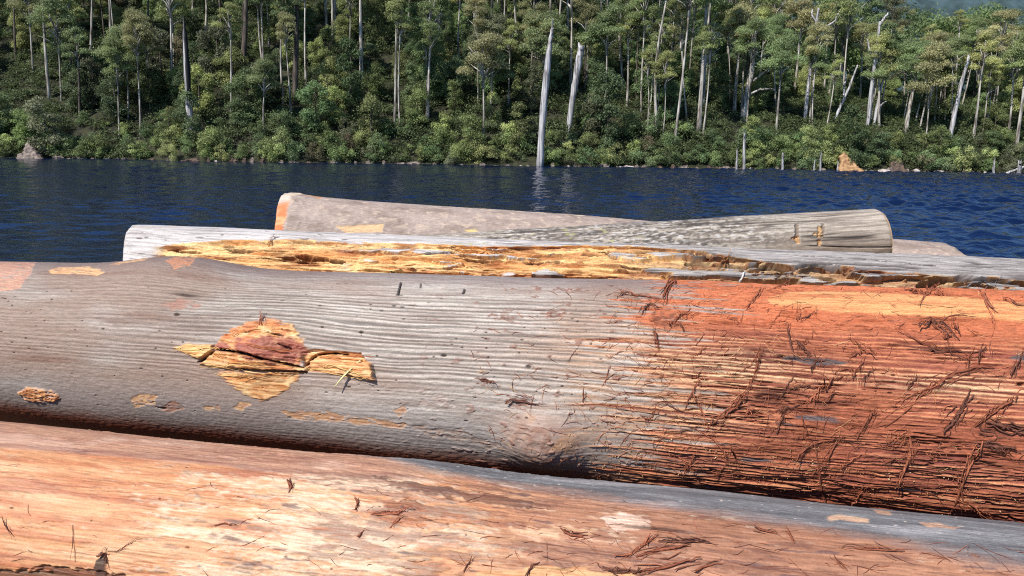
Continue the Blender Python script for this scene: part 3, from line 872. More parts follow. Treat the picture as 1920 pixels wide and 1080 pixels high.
# ---- the rotten log behind: silver outside, orange rot along its flank
LC = Log((232, 420, 4.35, 0.30), (1920, 488, 3.5, 0.30), -0.045, 1.3)
U, W = LC.grid(0.0045, 0.0028, -0.22, 0.55, py=470)
R = LC.rad(U) * np.ones_like(W)
g = W + 0.010 * pn(U * 1.5, W * 5, 301) + 0.004 * pn(U * 6, W * 22, 302)
st = fbm(U * 3, g * 55, 303, 4); st2 = fbm(U * 7, g * 120, 304, 3)
uc0 = LC.pix(240, 440)[0]; uc1 = LC.pix(1920, 510)[0]
fx = (U - uc0) / (uc1 - uc0)
R += 0.010 * fbm(U * 1.1, W * 2, 305, 2) + 0.003 * st + 0.007 * ridged(U * 2.2, g * 40, 306, 3) * sm(0.4, 0.7, fx)
C = mix(np.broadcast_to(S(212, 203, 195), U.shape + (3,)), S(170, 160, 152), sm(-0.3, 0.5, st))
C = mix(C, S(160, 152, 146), sm(0.42, 0.70, fx + 0.2 * st) * 0.8)
C = C * (1 + 0.20 * fbm(U * 12, g * 150, 420, 2) * sm(0.1, 0.5, fx + 0.1))[..., None]
dkl = sm(0.22, 0.45, fbm(U * 2.2, g * 40, 307, 3))
C = mix(C, S(92, 84, 80), dkl * 0.75 * (0.35 + 0.65 * sm(0.45, 0.7, fx))); R -= 0.006 * dkl * sm(0.4, 0.7, fx)
C = mix(C, S(188, 186, 120), 0.7 * sm(0.40, 0.5, fbm(U * 9, W * 18, 308, 3)) * sm(0.3, 0.45, fx) * (1 - sm(0.6, 0.75, fx)))
up = np.array([LC.pix(x, y) for x, y in ((280, 462), (340, 456), (430, 452), (560, 450), (680, 456), (800, 458), (900, 462), (1060, 460), (1180, 462), (1300, 470), (1340, 478), (1400, 486), (1500, 500), (1580, 500), (1680, 512), (1800, 522), (1960, 528))])
dn = np.array([LC.pix(x, y) for x, y in ((280, 500), (560, 520), (900, 530), (1340, 540), (1600, 545), (1960, 545))])
wu = np.interp(U, up[:, 0], up[:, 1]) + 0.018 * fbm(U * 5, 0 * U + 2, 309, 4)
dwu = W - wu + 0.014 * fbm(U * 16, g * 70, 409, 3)
start_ = sm(LC.pix(262, 460)[0], LC.pix(300, 460)[0], U)
rotm = sm(-0.007, -0.004, dwu) * start_; rotg = sm(-0.002, 0.016, dwu - 0.010 * fbm(U * 16, g * 70, 409, 3)) * start_
isl_n = (0.8 * fbm(U * 2.4, g * 20, 310, 4) + 0.35 * fbm(U * 12, g * 60, 410, 3) + 0.14 * sm(0.55, 0.75, fx) - 0.05)            # silver islands left standing
rot = rotm * (1 - sm(0.205, 0.225, isl_n) * sm(0.25, 0.35, fx)); rotg = rotg * (1 - sm(0.10, 0.20, isl_n) * sm(0.25, 0.35, fx))
lay = 0.75 * fbm(U * 1.9, g * 46, 311, 4) + 0.4 * fbm(U * 3.6, g * 20, 511, 2) + 0.25 * fbm(U * 9, g * 90, 411, 2)
terr = np.floor(lay * 7) / 7.0 * 0.8 + lay * 0.2
R += rotg * (-0.016 - 0.024 * sm(0.6, 0.75, fx) + 0.034 * terr + 0.005 * fbm(U * 8, g * 120, 312, 3))
crv = sm(0.24, 0.36, fbm(U * 3.2, g * 32, 313, 3)) * rotg
R -= 0.035 * crv
Cr = mix(np.broadcast_to(S(234, 192, 132), U.shape + (3,)), S(214, 152, 94), sm(-0.3, 0.4, st + 0.6 * fbm(U * 2, W * 8, 314, 2)))
Cr = mix(Cr, S(240, 206, 148), 0.8 * sm(0.05, 0.4, fbm(U * 2.0, g * 15, 315, 3) + 0.35 * (1 - sm(0.1, 0.35, fx))))
Cr = mix(Cr, S(176, 104, 62), 0.7 * sm(0.14, 0.42, fbm(U * 4, g * 30, 316, 3)))
Cr = mix(Cr, S(88, 48, 30), crv * 0.8)
step_ = (np.abs(np.gradient(np.floor(lay * 7), axis=1)) > 0.4) * sm(-0.1, 0.3, fbm(U * 3, g * 16, 421, 2))
Cr = mix(Cr, S(138, 80, 44), 0.4 * step_)
Cr = Cr * (1 + 0.18 * fbm(U * 20, g * 160, 412, 2))[..., None]
Cr = mix(Cr, S(148, 122, 100), 0.6 * sm(0.56, 0.72, fx + 0.15 * st))
C = mix(C, Cr, rot)
for pts, wd, dp in (([(1290, 484), (1400, 492), (1480, 501), (1530, 495), (1590, 503)], 0.012, 0.05), ([(1730, 533), (1800, 521), (1850, 526), (1930, 534)], 0.014, 0.05),
                    ([(1540, 520), (1600, 524), (1690, 538)], 0.010, 0.04), ([(1180, 471), (1260, 468), (1340, 476)], 0.006, 0.03), ([(560, 488), (600, 482), (640, 490)], 0.012, 0.04),
                    ([(1000, 519), (1080, 521), (1200, 524), (1350, 528)], 0.008, 0.04), ([(800, 476), (850, 472), (870, 478)], 0.006, 0.03), ([(1480, 478), (1620, 486), (1760, 500)], 0.004, 0.02)):
    d_ = sd_line(U, W, np.array([LC.pix(x, y) for x, y in pts])) + 0.010 * fbm(U * 12, W * 40, 317, 3)
    k = 1 - sm(wd * 0.5, wd * 1.1, d_)
    R -= dp * k; C = mix(C, S(70, 42, 28), k * 0.75)
lnC = (1 - sm(0.03, 0.12, np.abs(fbm(U * 1.4, g * 26, 318, 2)))) * sm(-0.1, 0.2, fbm(U * 2, W * 9, 319, 2))
C = mix(C, S(78, 70, 66), lnC * 0.85 * (1 - rot) * (0.3 + 0.7 * sm(0.4, 0.6, fx))); R -= 0.006 * lnC * (1 - rot)
C = mix(C, S(132, 70, 40), lnC * 0.7 * rot); R -= 0.006 * lnC * rot
stc = sm(-0.05, 0.30, fbm(U * 3.0, g * 110, 423, 3)) * (1 - rot) * sm(0.30, 0.62, fx + 0.2 * st)
C = mix(C, S(92, 84, 78), 0.62 * stc); R -= 0.003 * stc
pc = pits(U, W, LC, 24, 9, (240, 424, 700, 450), (0.004, 0.009)); C = mix(C, S(70, 64, 60), pc * 0.7); R -= 0.005 * pc
LC.wshift = -0.040 * rotg * np.exp(-np.clip(dwu, 0, 1) / 0.030) * sm(0.30, 0.5, fx)
LC.ushift = 0.51 * R * np.sin(W / LC.rm) * np.exp(-(U - LC.u0) / 0.4)
# rounded sawn lip at the left end
R *= 1 - 0.07 * np.exp(-((U - LC.u0) / 0.016) ** 2) - 0.01 * np.exp(-((U - LC.u0) / 0.08) ** 2)
parts = np.zeros(U.shape, int); parts[rot > 0.5] = 1; parts[:, -60:] = 0
ROOT_C = LC.finish(U, W, R, C, parts, {0: ("log", M_WOOD), 1: ("rotten_wood", M_WOODR)},
          "silver white log with crumbling orange rot along its side, lying behind the big grey log", (S(200, 180, 150), S(180, 150, 110)))

# ---- lichen-stained log with a sawn butt on the right
LD = Log((850, 437, 4.55, 0.15), (1640, 391, 4.65, 0.205), 0.75, 0.02)
U, W = LD.grid(0.005, 0.003, -0.16, 0.42, px_lo=600, px_hi=1900, py=450)
R = LD.rad(U) * np.ones_like(W)
g = W + 0.008 * pn(U * 1.4, W * 5, 401) + 0.05 * (U / LD.len) * 0.4
st = fbm(U * 3, g * 60, 403, 4)
uf = (U - LD.pix(850, 445)[0]) / (LD.u1 - LD.pix(850, 445)[0])
C = mix(np.broadcast_to(S(188, 174, 156), U.shape + (3,)), S(136, 122, 108), sm(-0.3, 0.5, st))
lich = 0.9 * sm(-0.18, 0.22, fbm(U * 26, g * 90, 404, 4) + 0.5 * fbm(U * 4, g * 20, 414, 2)) * (1 - sm(0.55, 0.86, uf + 0.1 * fbm(U * 4, W * 6, 405, 2))) * sm(-0.1, 0.2, uf)
C = mix(C, S(70, 66, 62), lich * 0.9)
C = mix(C, S(216, 208, 198), 0.75 * sm(0.12, 0.3, fbm(U * 20, g * 80, 406, 3)) * (1 - sm(0.6, 0.9, uf)))
C = mix(C, S(196, 190, 110), 0.75 * sm(0.30, 0.42, fbm(U * 10, W * 20, 407, 3)) * (1 - sm(0.25, 0.5, uf)))
C = mix(C, S(140, 112, 88), 0.6 * sm(0.15, 0.3, W) * sm(0.55, 0.8, uf))
C = mix(C, S(84, 74, 66), 0.75 * (1 - sm(0.03, 0.14, np.abs(fbm(U * 1.4, g * 34, 412, 2)))) * sm(-0.2, 0.2, fbm(U * 2, W * 8, 422, 2)))
C = mix(C, S(118, 104, 92), 0.6 * sm(0.1, 0.4, fbm(U * 2.5, g * 34, 413, 3)))
ck = 1 - sm(0.0, 0.075, np.abs(fbm(U * 0.7, g * 14, 408, 2)))
ck = ck * sm(-0.05, 0.2, fbm(U * 1.5, W * 8, 409, 2) + 0.1)
R += 0.004 * fbm(U * 2, W * 4, 410, 2) + 0.0016 * st - 0.007 * ck + 0.002 * lich * fbm(U * 40, W * 60, 411, 2)
C = mix(C, S(52, 44, 40), ck * 0.75)
for x, y, w_, h_, cD in ((1494, 432, 7, 26, S(112, 94, 78)), (1495, 450, 8, 14, S(196, 146, 92)), (1538, 434, 8, 20, S(206, 158, 100)), (1537, 455, 6, 12, S(196, 146, 92)), (1544, 432, 5, 26, S(112, 94, 78)), (1487, 447, 10, 3, S(196, 146, 92)), (1529, 438, 9, 4, S(206, 158, 100))):
    m = 1 - sm(-0.003, 0.004, 0.010 * fbm(U * 30, W * 60, 415, 3) + sd_poly(U, W, poly_uw(LD, [(x - w_ / 2, y - h_ / 2), (x + w_ / 2, y - h_ / 2), (x + w_ / 2, y + h_ / 2), (x - w_ / 2, y + h_ / 2)])))
    C = mix(C, cD, m * 0.8); R -= 0.010 * m
R *= 1 - 0.05 * np.exp(-((LD.u1 - U) / 0.012) ** 2)
C = mix(C, S(222, 176, 120), 0.7 * np.exp(-((LD.u1 - U) / 0.012) ** 2))
parts = np.zeros(U.shape, int)
ROOT_D = LD.finish(U, W, R, C, parts, {0: ("log", M_WOOD)},
          "lichen-stained grey log with fine cracks and a clean sawn right end above the rotten log", (S(170, 130, 90), S(214, 164, 110)))

# ---- smooth brown-grey log at the back of the pile
LE = Log((560, 366, 5.25, 0.27), (1700, 450, 5.15, 0.235), 0.10, 0.52)
U, W = LE.grid(0.006, 0.004, -0.2, 0.45, px_lo=480, px_hi=1900, py=430)
R = LE.rad(U) * np.ones_like(W)
st = fbm(U * 3, W * 30, 503, 4)
R += 0.010 * fbm(U * 0.9, W * 2, 504, 2) + 0.0016 * fbm(U * 30, W * 40, 505, 3)
R += 0.035 * np.exp(-((U - LE.u0 - 0.05) / 0.10) ** 2) * (0.5 + 0.5 * pn(U * 9, W * 7, 506))
C = mix(np.broadcast_to(S(176, 156, 142), U.shape + (3,)), S(148, 128, 114), sm(-0.3, 0.5, fbm(U * 4, W * 14, 507, 4)))
C = mix(C, S(204, 180, 158), 0.6 * sm(0.12, 0.4, fbm(U * 14, W * 26, 508, 3)))
C = C * (1 + 0.22 * fbm(U * 34, W * 70, 520, 3))[..., None]; R += 0.002 * fbm(U * 20, W * 40, 521, 2)
ue0 = LE.u0
endm = 1 - sm(0.06, 0.09, U - ue0 + 0.012 * pn(W * 14, 0 * U, 509))
C = mix(C, mix(np.broadcast_to(S(214, 128, 80), U.shape + (3,)), S(226, 170, 120), sm(-0.2, 0.3, fbm(U * 6, W * 20, 510, 2))), endm * sm(0.10, 0.16, W))
C = mix(C, S(214, 196, 178), endm * (1 - sm(0.10, 0.16, W)) * 0.8)
def patchE(pts, c1):
    global C, R
    m = 1 - sm(-0.005, 0.006, sd_poly(U, W, poly_uw(LE, pts)) + 0.008 * fbm(U * 14, W * 30, 511, 3))
    C = mix(C, c1, m * 0.9); R -= 0.003 * m

patchE([(630, 424), (720, 420), (716, 434), (650, 436)], S(228, 186, 136))
patchE([(872, 431), (890, 428), (898, 434), (880, 437)], S(230, 196, 130))
patchE([(560, 364), (575, 361), (605, 369), (600, 373)], S(204, 150, 108))
# bevelled butt on the left, splintered end on the right
R *= 1 - 0.28 * sm(0.10, 0.0, U - ue0) * sm(0.02, 0.3, W)
brk = LE.u1 - U
th = W / LE.rm
hcut = LE.rad(U) * (0.22 + 0.80 * sm(0.0, 0.36, brk + 0.05 * pn(W * 16, U * 3, 512))) + 0.012 * pn(U * 14, W * 14, 513)
cutm = (np.cos(th) > 0.15) & (hcut / np.maximum(np.cos(th), 0.15) < R)
R = np.where(cutm, hcut / np.maximum(np.cos(th), 0.15), R)
C = mix(C, S(214, 192, 162), cutm * sm(-0.2, 0.3, fbm(U * 8, W * 24, 514, 3)) * 0.8)
ROOT_E = LE.finish(U, W, R, C, np.zeros(U.shape, int), {0: ("log", M_WOOD)},
          "smooth brown grey log at the back of the pile with an orange left butt", (S(216, 130, 80), S(200, 160, 120)))

# ------------------------------------------------------------------ torn bark strips and fibres
def ribbon(P, Nn, w0, th, twist=0.0, seed=0):
    """flat fibre: points, normals, half-width, thickness"""
    P = np.asarray(P); m = len(P); T = np.gradient(P, axis=0); T /= np.linalg.norm(T, axis=1)[:, None] + 1e-9
    V = []
    for i in range(m):
        s_ = np.cross(T[i], Nn[i]); s_ /= np.linalg.norm(s_) + 1e-9; n_ = np.cross(s_, T[i])
        c, s2 = math.cos(twist * i / m), math.sin(twist * i / m)
        a = s_ * c + n_ * s2; b_ = n_ * c - s_ * s2
        k = w0 * (0.25 + 0.75 * math.sin(math.pi * min(0.94, (i + 0.5) / m + 0.06)))
        V += [P[i] + a * k, P[i] + b_ * th, P[i] - a * k, P[i] - b_ * th]
    F = [[i * 4 + q, i * 4 + (q + 1) % 4, (i + 1) * 4 + (q + 1) % 4, (i + 1) * 4 + q] for i in range(m - 1) for q in range(4)]
    F += [[3, 2, 1, 0], [4 * m - 4, 4 * m - 3, 4 * m - 2, 4 * m - 1]]
    return np.array(V), np.array(F)


def strip_on(log, uw, w0, th, lift0, lift1, r_, twist=0.0, wob=0.08, n=12):
    """a strip lying along (u, w) points of the log, ends lifted"""
    uw = np.asarray(uw); t = np.linspace(0, 1, n); k = np.linspace(0, 1, len(uw))
    u = np.interp(t, k, uw[:, 0]); w = np.interp(t, k, uw[:, 1])
    for _ in range(3):                                     # soften the corners
        u[1:-1] = 0.5 * u[1:-1] + 0.25 * (u[:-2] + u[2:]); w[1:-1] = 0.5 * w[1:-1] + 0.25 * (w[:-2] + w[2:])
    L_ = math.hypot(u[-1] - u[0], w[-1] - w[0]); ph = r_.uniform(0, 6.28, 4); wb = wob * L_ * r_.uniform(0.3, 1)
    u = u + wb * np.sin(t * 3.6 + ph[0]) + 0.25 * wb * np.sin(t * 9 + ph[2]); w = w + wb * np.sin(t * 4.2 + ph[1]) + 0.25 * wb * np.sin(t * 10 + ph[3])
    P = []; Q = []
    a0, a1 = (r_.uniform(0.5, 1.2), 0.05) if r_.random() < 0.5 else (0.05, r_.uniform(0.5, 1.2))     # one end stays attached
    for i in range(n):
        q_ = a0 * (1 - t[i]) ** 3 + a1 * t[i] ** 3
        p, q = log.surf(u[i], w[i], 0.0); P.append(p); Q.append(q)
    P = np.array(P); Q = np.array(Q)
    S_ = P.copy()
    for _ in range(4): S_[1:-1] = 0.5 * S_[1:-1] + 0.25 * (S_[:-2] + S_[2:])
    lf = lift0 + lift1 * (a0 * (1 - t) ** 3 + a1 * t ** 3)
    return ribbon(S_ + Q * np.maximum(lf, th * 0.5)[:, None], Q, w0, th, twist)


def add_strip(log, bag, uw, w0, th, l0, l1, r_, col_, tw=0.0, wob=0.08, n=12):
    V, F = strip_on(log, uw, w0, th, l0, l1, r_, tw, wob, n)
    V = V - log.base
    k = np.repeat(np.linspace(0, 1, len(V) // 4), 4)
    c = np.clip(col_[None, :] * (0.8 + 0.4 * r_.random((len(V), 1))), 0.01, 0.9)
    bag.add(V, F, Col=c, pos_uw=np.stack([k * 0.3, np.tile([0, .005, .01, .005], len(V) // 4), 0 * k], -1))


rs = np.random.default_rng(21)
def part_strip(log, root, pts, wpx, col_, l0=0.002, l1=0.02, tw=0.6, name="bark_strip"):
    bag = Bag(); uw = np.array([log.pix(x, y) for x, y in pts])
    w_ = wpx * 0.00110
    add_strip(log, bag, uw, w_ * 0.50, max(0.0006, w_ * 0.07), l0, l1, rs, col_, tw, 0.04, 16)
    for _ in range(int(min(9, 1 + wpx * 0.65))):           # frayed strands beside the strip
        q0, q1 = sorted(rs.uniform(-0.12, 1.12, 2))
        if q1 - q0 < 0.3: q0, q1 = q0 - 0.15, q1 + 0.2
        k = np.linspace(0, 1, len(uw)); t = np.linspace(q0, q1, 4)
        sub = np.stack([np.interp(t, k, uw[:, 0]), np.interp(t, k, uw[:, 1])], -1)
        sub += (uw[-1] - uw[0]) * (np.where(t < 0, t, 0) + np.where(t > 1, t - 1, 0))[:, None]
        sub += rs.normal(0, w_ * 0.8, 2)[None, :] + rs.normal(0, w_ * 0.5, (4, 2))
        add_strip(log, bag, sub, w_ * rs.uniform(0.08, 0.24), max(0.0005, w_ * 0.06), l0 * rs.uniform(0.5, 2.5), l1 * rs.uniform(0.3, 1.3), rs, col_ * rs.uniform(0.7, 1.5), rs.uniform(-2, 2), 0.06, 10)
    return obj(name, bag.mesh(name, [M_FIBRE]), root)


bk, bk2, bk3 = S(142, 84, 62), S(172, 104, 76), S(112, 72, 58)
STRIPS = [
    ([(1868, 697), (1800, 700), (1745, 722), (1700, 760), (1650, 790)], 9, bk), ([(1815, 742), (1790, 778), (1765, 815)], 12, bk3),
    ([(1905, 742), (1870, 765), (1825, 800)], 9, bk), ([(1525, 832), (1532, 890), (1550, 938)], 5, bk2), ([(1628, 912), (1610, 930), (1598, 942)], 5, bk2),
    ([(1420, 660), (1415, 700), (1380, 760)], 6, bk), ([(1395, 740), (1360, 775), (1330, 798)], 9, bk), ([(1300, 740), (1320, 775), (1325, 800)], 5, bk2),
    ([(1300, 800), (1345, 830), (1360, 850)], 4, bk2), ([(1370, 835), (1378, 855), (1385, 872)], 4, bk), ([(1490, 860), (1510, 838), (1545, 825), (1580, 815)], 7, bk),
    ([(1580, 812), (1560, 840), (1545, 865), (1530, 880)], 6, bk), ([(1500, 775), (1512, 812)], 4, bk), ([(1640, 765), (1620, 800), (1605, 818)], 8, bk),
    ([(1700, 800), (1712, 840), (1700, 875), (1680, 905)], 10, bk2), ([(1675, 860), (1650, 865), (1720, 850)], 5, bk), ([(1735, 850), (1760, 868), (1750, 850)], 6, bk2),
    ([(1838, 835), (1815, 870), (1800, 910), (1785, 960)], 8, bk2), ([(1790, 880), (1800, 920), (1808, 962)], 5, bk2), ([(1800, 930), (1835, 955), (1860, 968)], 8, bk2),
    ([(1890, 700), (1905, 680), (1918, 660)], 8, bk3), ([(1850, 790), (1895, 805), (1930, 815)], 16, bk3), ([(1830, 835), (1870, 840), (1900, 836)], 14, bk3),
    ([(1715, 612), (1760, 600), (1800, 640)], 10, bk3), ([(1740, 605), (1775, 622), (1770, 635)], 12, bk), ([(1440, 545), (1465, 535), (1480, 532)], 8, bk),
    ([(1735, 552), (1750, 520), (1760, 545)], 9, bk2), ([(1750, 520), (1755, 550), (1766, 560)], 9, bk2), ([(1700, 545), (1720, 552), (1735, 556)], 10, bk),
    ([(1838, 545), (1850, 575), (1862, 592)], 9, bk2), ([(1880, 562), (1900, 575), (1925, 578)], 8, bk), ([(1680, 620), (1760, 655), (1810, 660)], 5, bk),
    ([(1740, 655), (1780, 660), (1840, 655)], 9, bk3), ([(1490, 645), (1505, 655), (1520, 668)], 10, bk3), ([(1500, 580), (1490, 610), (1495, 570)], 3, bk2),
    ([(1600, 640), (1615, 655), (1640, 670)], 7, bk), ([(1612, 655), (1600, 668), (1590, 672)], 5, bk), ([(1245, 560), (1262, 530), (1270, 520)], 10, bk),
    ([(1255, 545), (1268, 525), (1240, 570)], 7, bk2), ([(1170, 555), (1210, 558), (1250, 568)], 6, bk), ([(1200, 590), (1215, 572), (1240, 580)], 6, bk3),
    ([(1150, 565), (1175, 548), (1190, 560)], 5, bk2), ([(1225, 630), (1235, 645), (1232, 655)], 6, bk), ([(1095, 730), (1092, 755)], 4, bk),
    ([(950, 752), (975, 748), (1005, 756)], 8, bk3), ([(900, 712), (930, 716)], 7, bk3), ([(1230, 765), (1215, 790), (1200, 775)], 5, bk),
    ([(1360, 700), (1410, 690), (1425, 650)], 3, bk2), ([(1310, 715), (1290, 745), (1285, 770)], 4, bk), ([(1460, 745), (1500, 720), (1520, 722)], 7, bk3),
    ([(1540, 745), (1570, 735), (1600, 742)], 6, bk), ([(1255, 850), (1285, 860), (1300, 880)], 6, bk2), ([(1560, 700), (1590, 690), (1600, 705)], 5, bk),
    ([(485, 610), (489, 598), (492, 590)], 5, bk2), ([(492, 612), (490, 600), (497, 592)], 4, bk),
]
for pts, wpx, c in STRIPS:
    part_strip(LB, ROOT_B, pts, wpx, c, 0.003, 0.022 if wpx < 12 else 0.010, rs.uniform(-0.5, 0.5))
for _ in range(40):
    x, y = rs.uniform(1240, 1900), rs.uniform(560, 900); a = rs.normal(0.9, 0.7); l = rs.uniform(18, 60)
    pts = [(x, y), (x + l * .5 * math.cos(a), y - l * .5 * math.sin(a) + rs.uniform(-6, 6)), (x + l * math.cos(a), y - l * math.sin(a))]
    part_strip(LB, ROOT_B, pts, rs.uniform(2.5, 7), [bk, bk2, bk3][rs.integers(3)], 0.003, rs.uniform(0.008, 0.03), rs.uniform(-0.6, 0.6))
fib = Bag()
for _ in range(1300):
    x = min(1990, 1130 + abs(rs.normal(0, 420))) if rs.random() < 0.9 else rs.uniform(880, 1250)
    y = rs.uniform(535, 930)
    if y > 860 + (x - 1100) * 0.13: continue
    u, w = LB.pix(x, y); a = rs.normal(0, 0.5) if rs.random() < 0.6 else rs.uniform(0, 3.14); l = rs.uniform(0.012, 0.07)
    uw = [(u, w), (u + l * .5 * math.cos(a), w + l * .5 * math.sin(a) + rs.normal(0, 0.004)), (u + l * math.cos(a), w + l * math.sin(a))]
    cc = [bk, bk2, bk3, S(196, 128, 88), S(222, 176, 128)][rs.choice(5, p=[.3, .3, .1, .2, .1])]
    add_strip(LB, fib, uw, rs.uniform(0.0005, 0.0014), rs.uniform(0.0003, 0.0007), 0.001, rs.uniform(0.003, 0.016), rs, cc, rs.uniform(-2, 2), 0.10, 8)
tag(obj("bark_fibres", fib.mesh("bark_fibres", [M_FIBRE]), ROOT_B), kind='stuff')
saw = Bag()
for _ in range(520):
    x = rs.uniform(1180, 1920); y = 850 + (x - 1100) * 0.125 + rs.normal(-18, 22)
    if rs.random() < 0.35: x, y = rs.normal(1130, 60), rs.normal(830, 40)
    u, w = LB.pix(x, y); p, q = LB.surf(u, w, 0.002)
    t = rs.normal(size=3); t /= np.linalg.norm(t); s_ = np.cross(t, q); s_ /= np.linalg.norm(s_) + 1e-9
    l = rs.uniform(0.0012, 0.0048); w_ = l * rs.uniform(0.3, 0.7)
    V = np.array([p + t * l, p + s_ * w_, p - t * l, p - s_ * w_, p + q * 0.0022, p - q * 0.0015]) - LB.base
    F3 = np.array([[0, 1, 4], [1, 2, 4], [2, 3, 4], [3, 0, 4], [1, 0, 5], [2, 1, 5], [3, 2, 5], [0, 3, 5]])
    saw.add(V, F3, Col=[S(206, 160, 112), S(176, 118, 80), S(222, 188, 142), S(160, 100, 72)][rs.integers(4)], pos_uw=np.array([0.1, 0.1, 0]))
tag(obj("sawdust", saw.mesh("sawdust", [M_FIBRE], False), ROOT_B), kind='stuff')

STRA = [([(1185, 1035), (1210, 1015), (1222, 1000)], 7, bk2), ([(1195, 1040), (1240, 1030), (1290, 1022)], 8, bk), ([(1130, 1060), (1160, 1072), (1200, 1068)], 10, bk3),
        ([(1200, 1068), (1250, 1060), (1310, 1048)], 8, bk), ([(1235, 1015), (1275, 1012), (1320, 1015)], 8, bk3), ([(1150, 1045), (1185, 1035), (1230, 1000)], 5, bk2),
        ([(868, 1072), (880, 1055), (885, 1045)], 4, bk3), ([(985, 1080), (995, 1058), (1010, 1054)], 5, bk3), ([(1050, 994), (1070, 1000), (1100, 1002)], 8, bk),
        ([(540, 905), (548, 915), (540, 925)], 7, bk), ([(665, 935), (672, 945), (668, 955)], 7, bk), ([(730, 990), (745, 975), (760, 968)], 4, bk2),
        ([(190, 1045), (196, 1035), (200, 1055)], 9, bk3), ([(1285, 1008), (1305, 1010), (1330, 1018)], 7, bk3), ([(1560, 1045), (1580, 1060), (1590, 1070)], 4, bk),
        ([(1300, 1072), (1320, 1060), (1345, 1055)], 6, bk), ([(1410, 992), (1430, 996), (1455, 1000)], 6, bk), ([(1470, 995), (1485, 1010), (1490, 1020)], 5, bk),
        ([(1600, 1030), (1640, 1032), (1690, 1035)], 6, bk), ([(670, 1010), (678, 1000), (682, 995)], 4, bk), ([(215, 1035), (240, 1020), (265, 1003)], 2, bk),
        ([(135, 985), (142, 1010), (140, 1045)], 2, bk3), ([(10, 970), (20, 990), (30, 1005)], 3, bk3), ([(400, 985), (420, 982), (445, 984)], 4, bk), ([(700, 960), (740, 965), (770, 958)], 6, bk2)]
for pts, wpx, c in STRA:
    part_strip(LA, ROOT_A, pts, wpx, c, 0.002, 0.014, rs.uniform(-1, 1))
fib = Bag()
for _ in range(230):
    x = rs.uniform(0, 1920); y0 = 812 + x * 0.092 + 40
    if rs.random() > 0.35 + 0.65 * sm(300, 1100, x): continue
    y = rs.uniform(y0, 1075)
    u, w = LA.pix(x, y); a = rs.normal(0, 0.5); l = rs.uniform(0.012, 0.07)
    uw = [(u, w), (u + l * .5 * math.cos(a), w + l * .5 * math.sin(a) + rs.normal(0, 0.004)), (u + l * math.cos(a), w + l * math.sin(a))]
    add_strip(LA, fib, uw, rs.uniform(0.0005, 0.0011), rs.uniform(0.0003, 0.0006), 0.001, rs.uniform(0.002, 0.008), rs, [bk, bk2, bk3][rs.integers(3)], rs.uniform(-2, 2), 0.10, 8)
tag(obj("bark_fibres", fib.mesh("bark_fibres", [M_FIBRE]), ROOT_A), kind='stuff')

# splinters standing off the split knot
yk, yk2, yk3 = S(230, 184, 120), S(206, 142, 84), S(176, 104, 64)
for pts, wpx, c in (([(330, 655), (380, 652), (420, 655)], 6, yk), ([(352, 662), (390, 668), (420, 664)], 5, yk2), ([(380, 684), (440, 680), (500, 686)], 6, yk), ([(430, 672), (500, 680), (560, 690)], 5, yk2),
                    ([(590, 668), (640, 670), (690, 676)], 6, yk2), ([(600, 684), (650, 690), (700, 700)], 7, yk), ([(580, 692), (640, 700), (690, 708)], 5, yk), ([(640, 664), (670, 664), (694, 670)], 4, yk3),
                    ([(470, 700), (520, 702), (570, 698)], 4, yk2), ([(440, 628), (480, 622), (520, 628)], 4, yk3), ([(470, 650), (520, 655), (560, 664)], 5, yk3), ([(410, 700), (440, 704), (470, 702)], 4, yk)):
    part_strip(LB, ROOT_B, pts, wpx, c, 0.002, 0.010, 0.3, "splinter")
# splinters on the rotten log
for pts, wpx, c in (([(1388, 522), (1394, 510), (1399, 500)], 9, S(226, 220, 214)), ([(1355, 490), (1362, 484), (1366, 478)], 6, S(176, 120, 70)), ([(1420, 512), (1500, 514), (1560, 518)], 9, S(150, 142, 138)),
                    ([(1780, 535), (1840, 532), (1880, 526)], 10, S(120, 112, 112)), ([(500, 455), (512, 448), (515, 444)], 5, S(168, 110, 60)), ([(820, 470), (880, 464), (960, 468)], 5, S(186, 120, 64))):
    part_strip(LC, ROOT_C, pts, wpx, c, 0.004, 0.02, 0.4, "splinter")

# dry leaf caught on the knot
bag = Bag()
(p0_, q0_), (p1_, q1_) = LB.surf(*LB.pix(676, 678), 0.012), LB.surf(*LB.pix(633, 719), 0.030)
t_ = np.linspace(0, 1, 12)[:, None]
Pl = p0_ * (1 - t_) + p1_ * t_ + 0.006 * np.sin(t_ * 3.1) * q0_
V, F = ribbon(Pl, [q0_] * 12, 0.0055, 0.0008, 0.5)
bag.add(V - LB.base, F, Col=np.tile(S(228, 218, 160), (len(V), 1)), pos_uw=np.tile([0.1, 0.1, 0], (len(V), 1)))
lf = obj("dry_leaf", mesh_np("dry_leaf", bag.V[0], bag.F[4], [M_FIBRE], True, {k: np.concatenate(v) for k, v in bag.A.items()}), loc=LB.base)
tag(lf, "narrow pale dry leaf lying across the right end of the orange split knot", 'leaf')

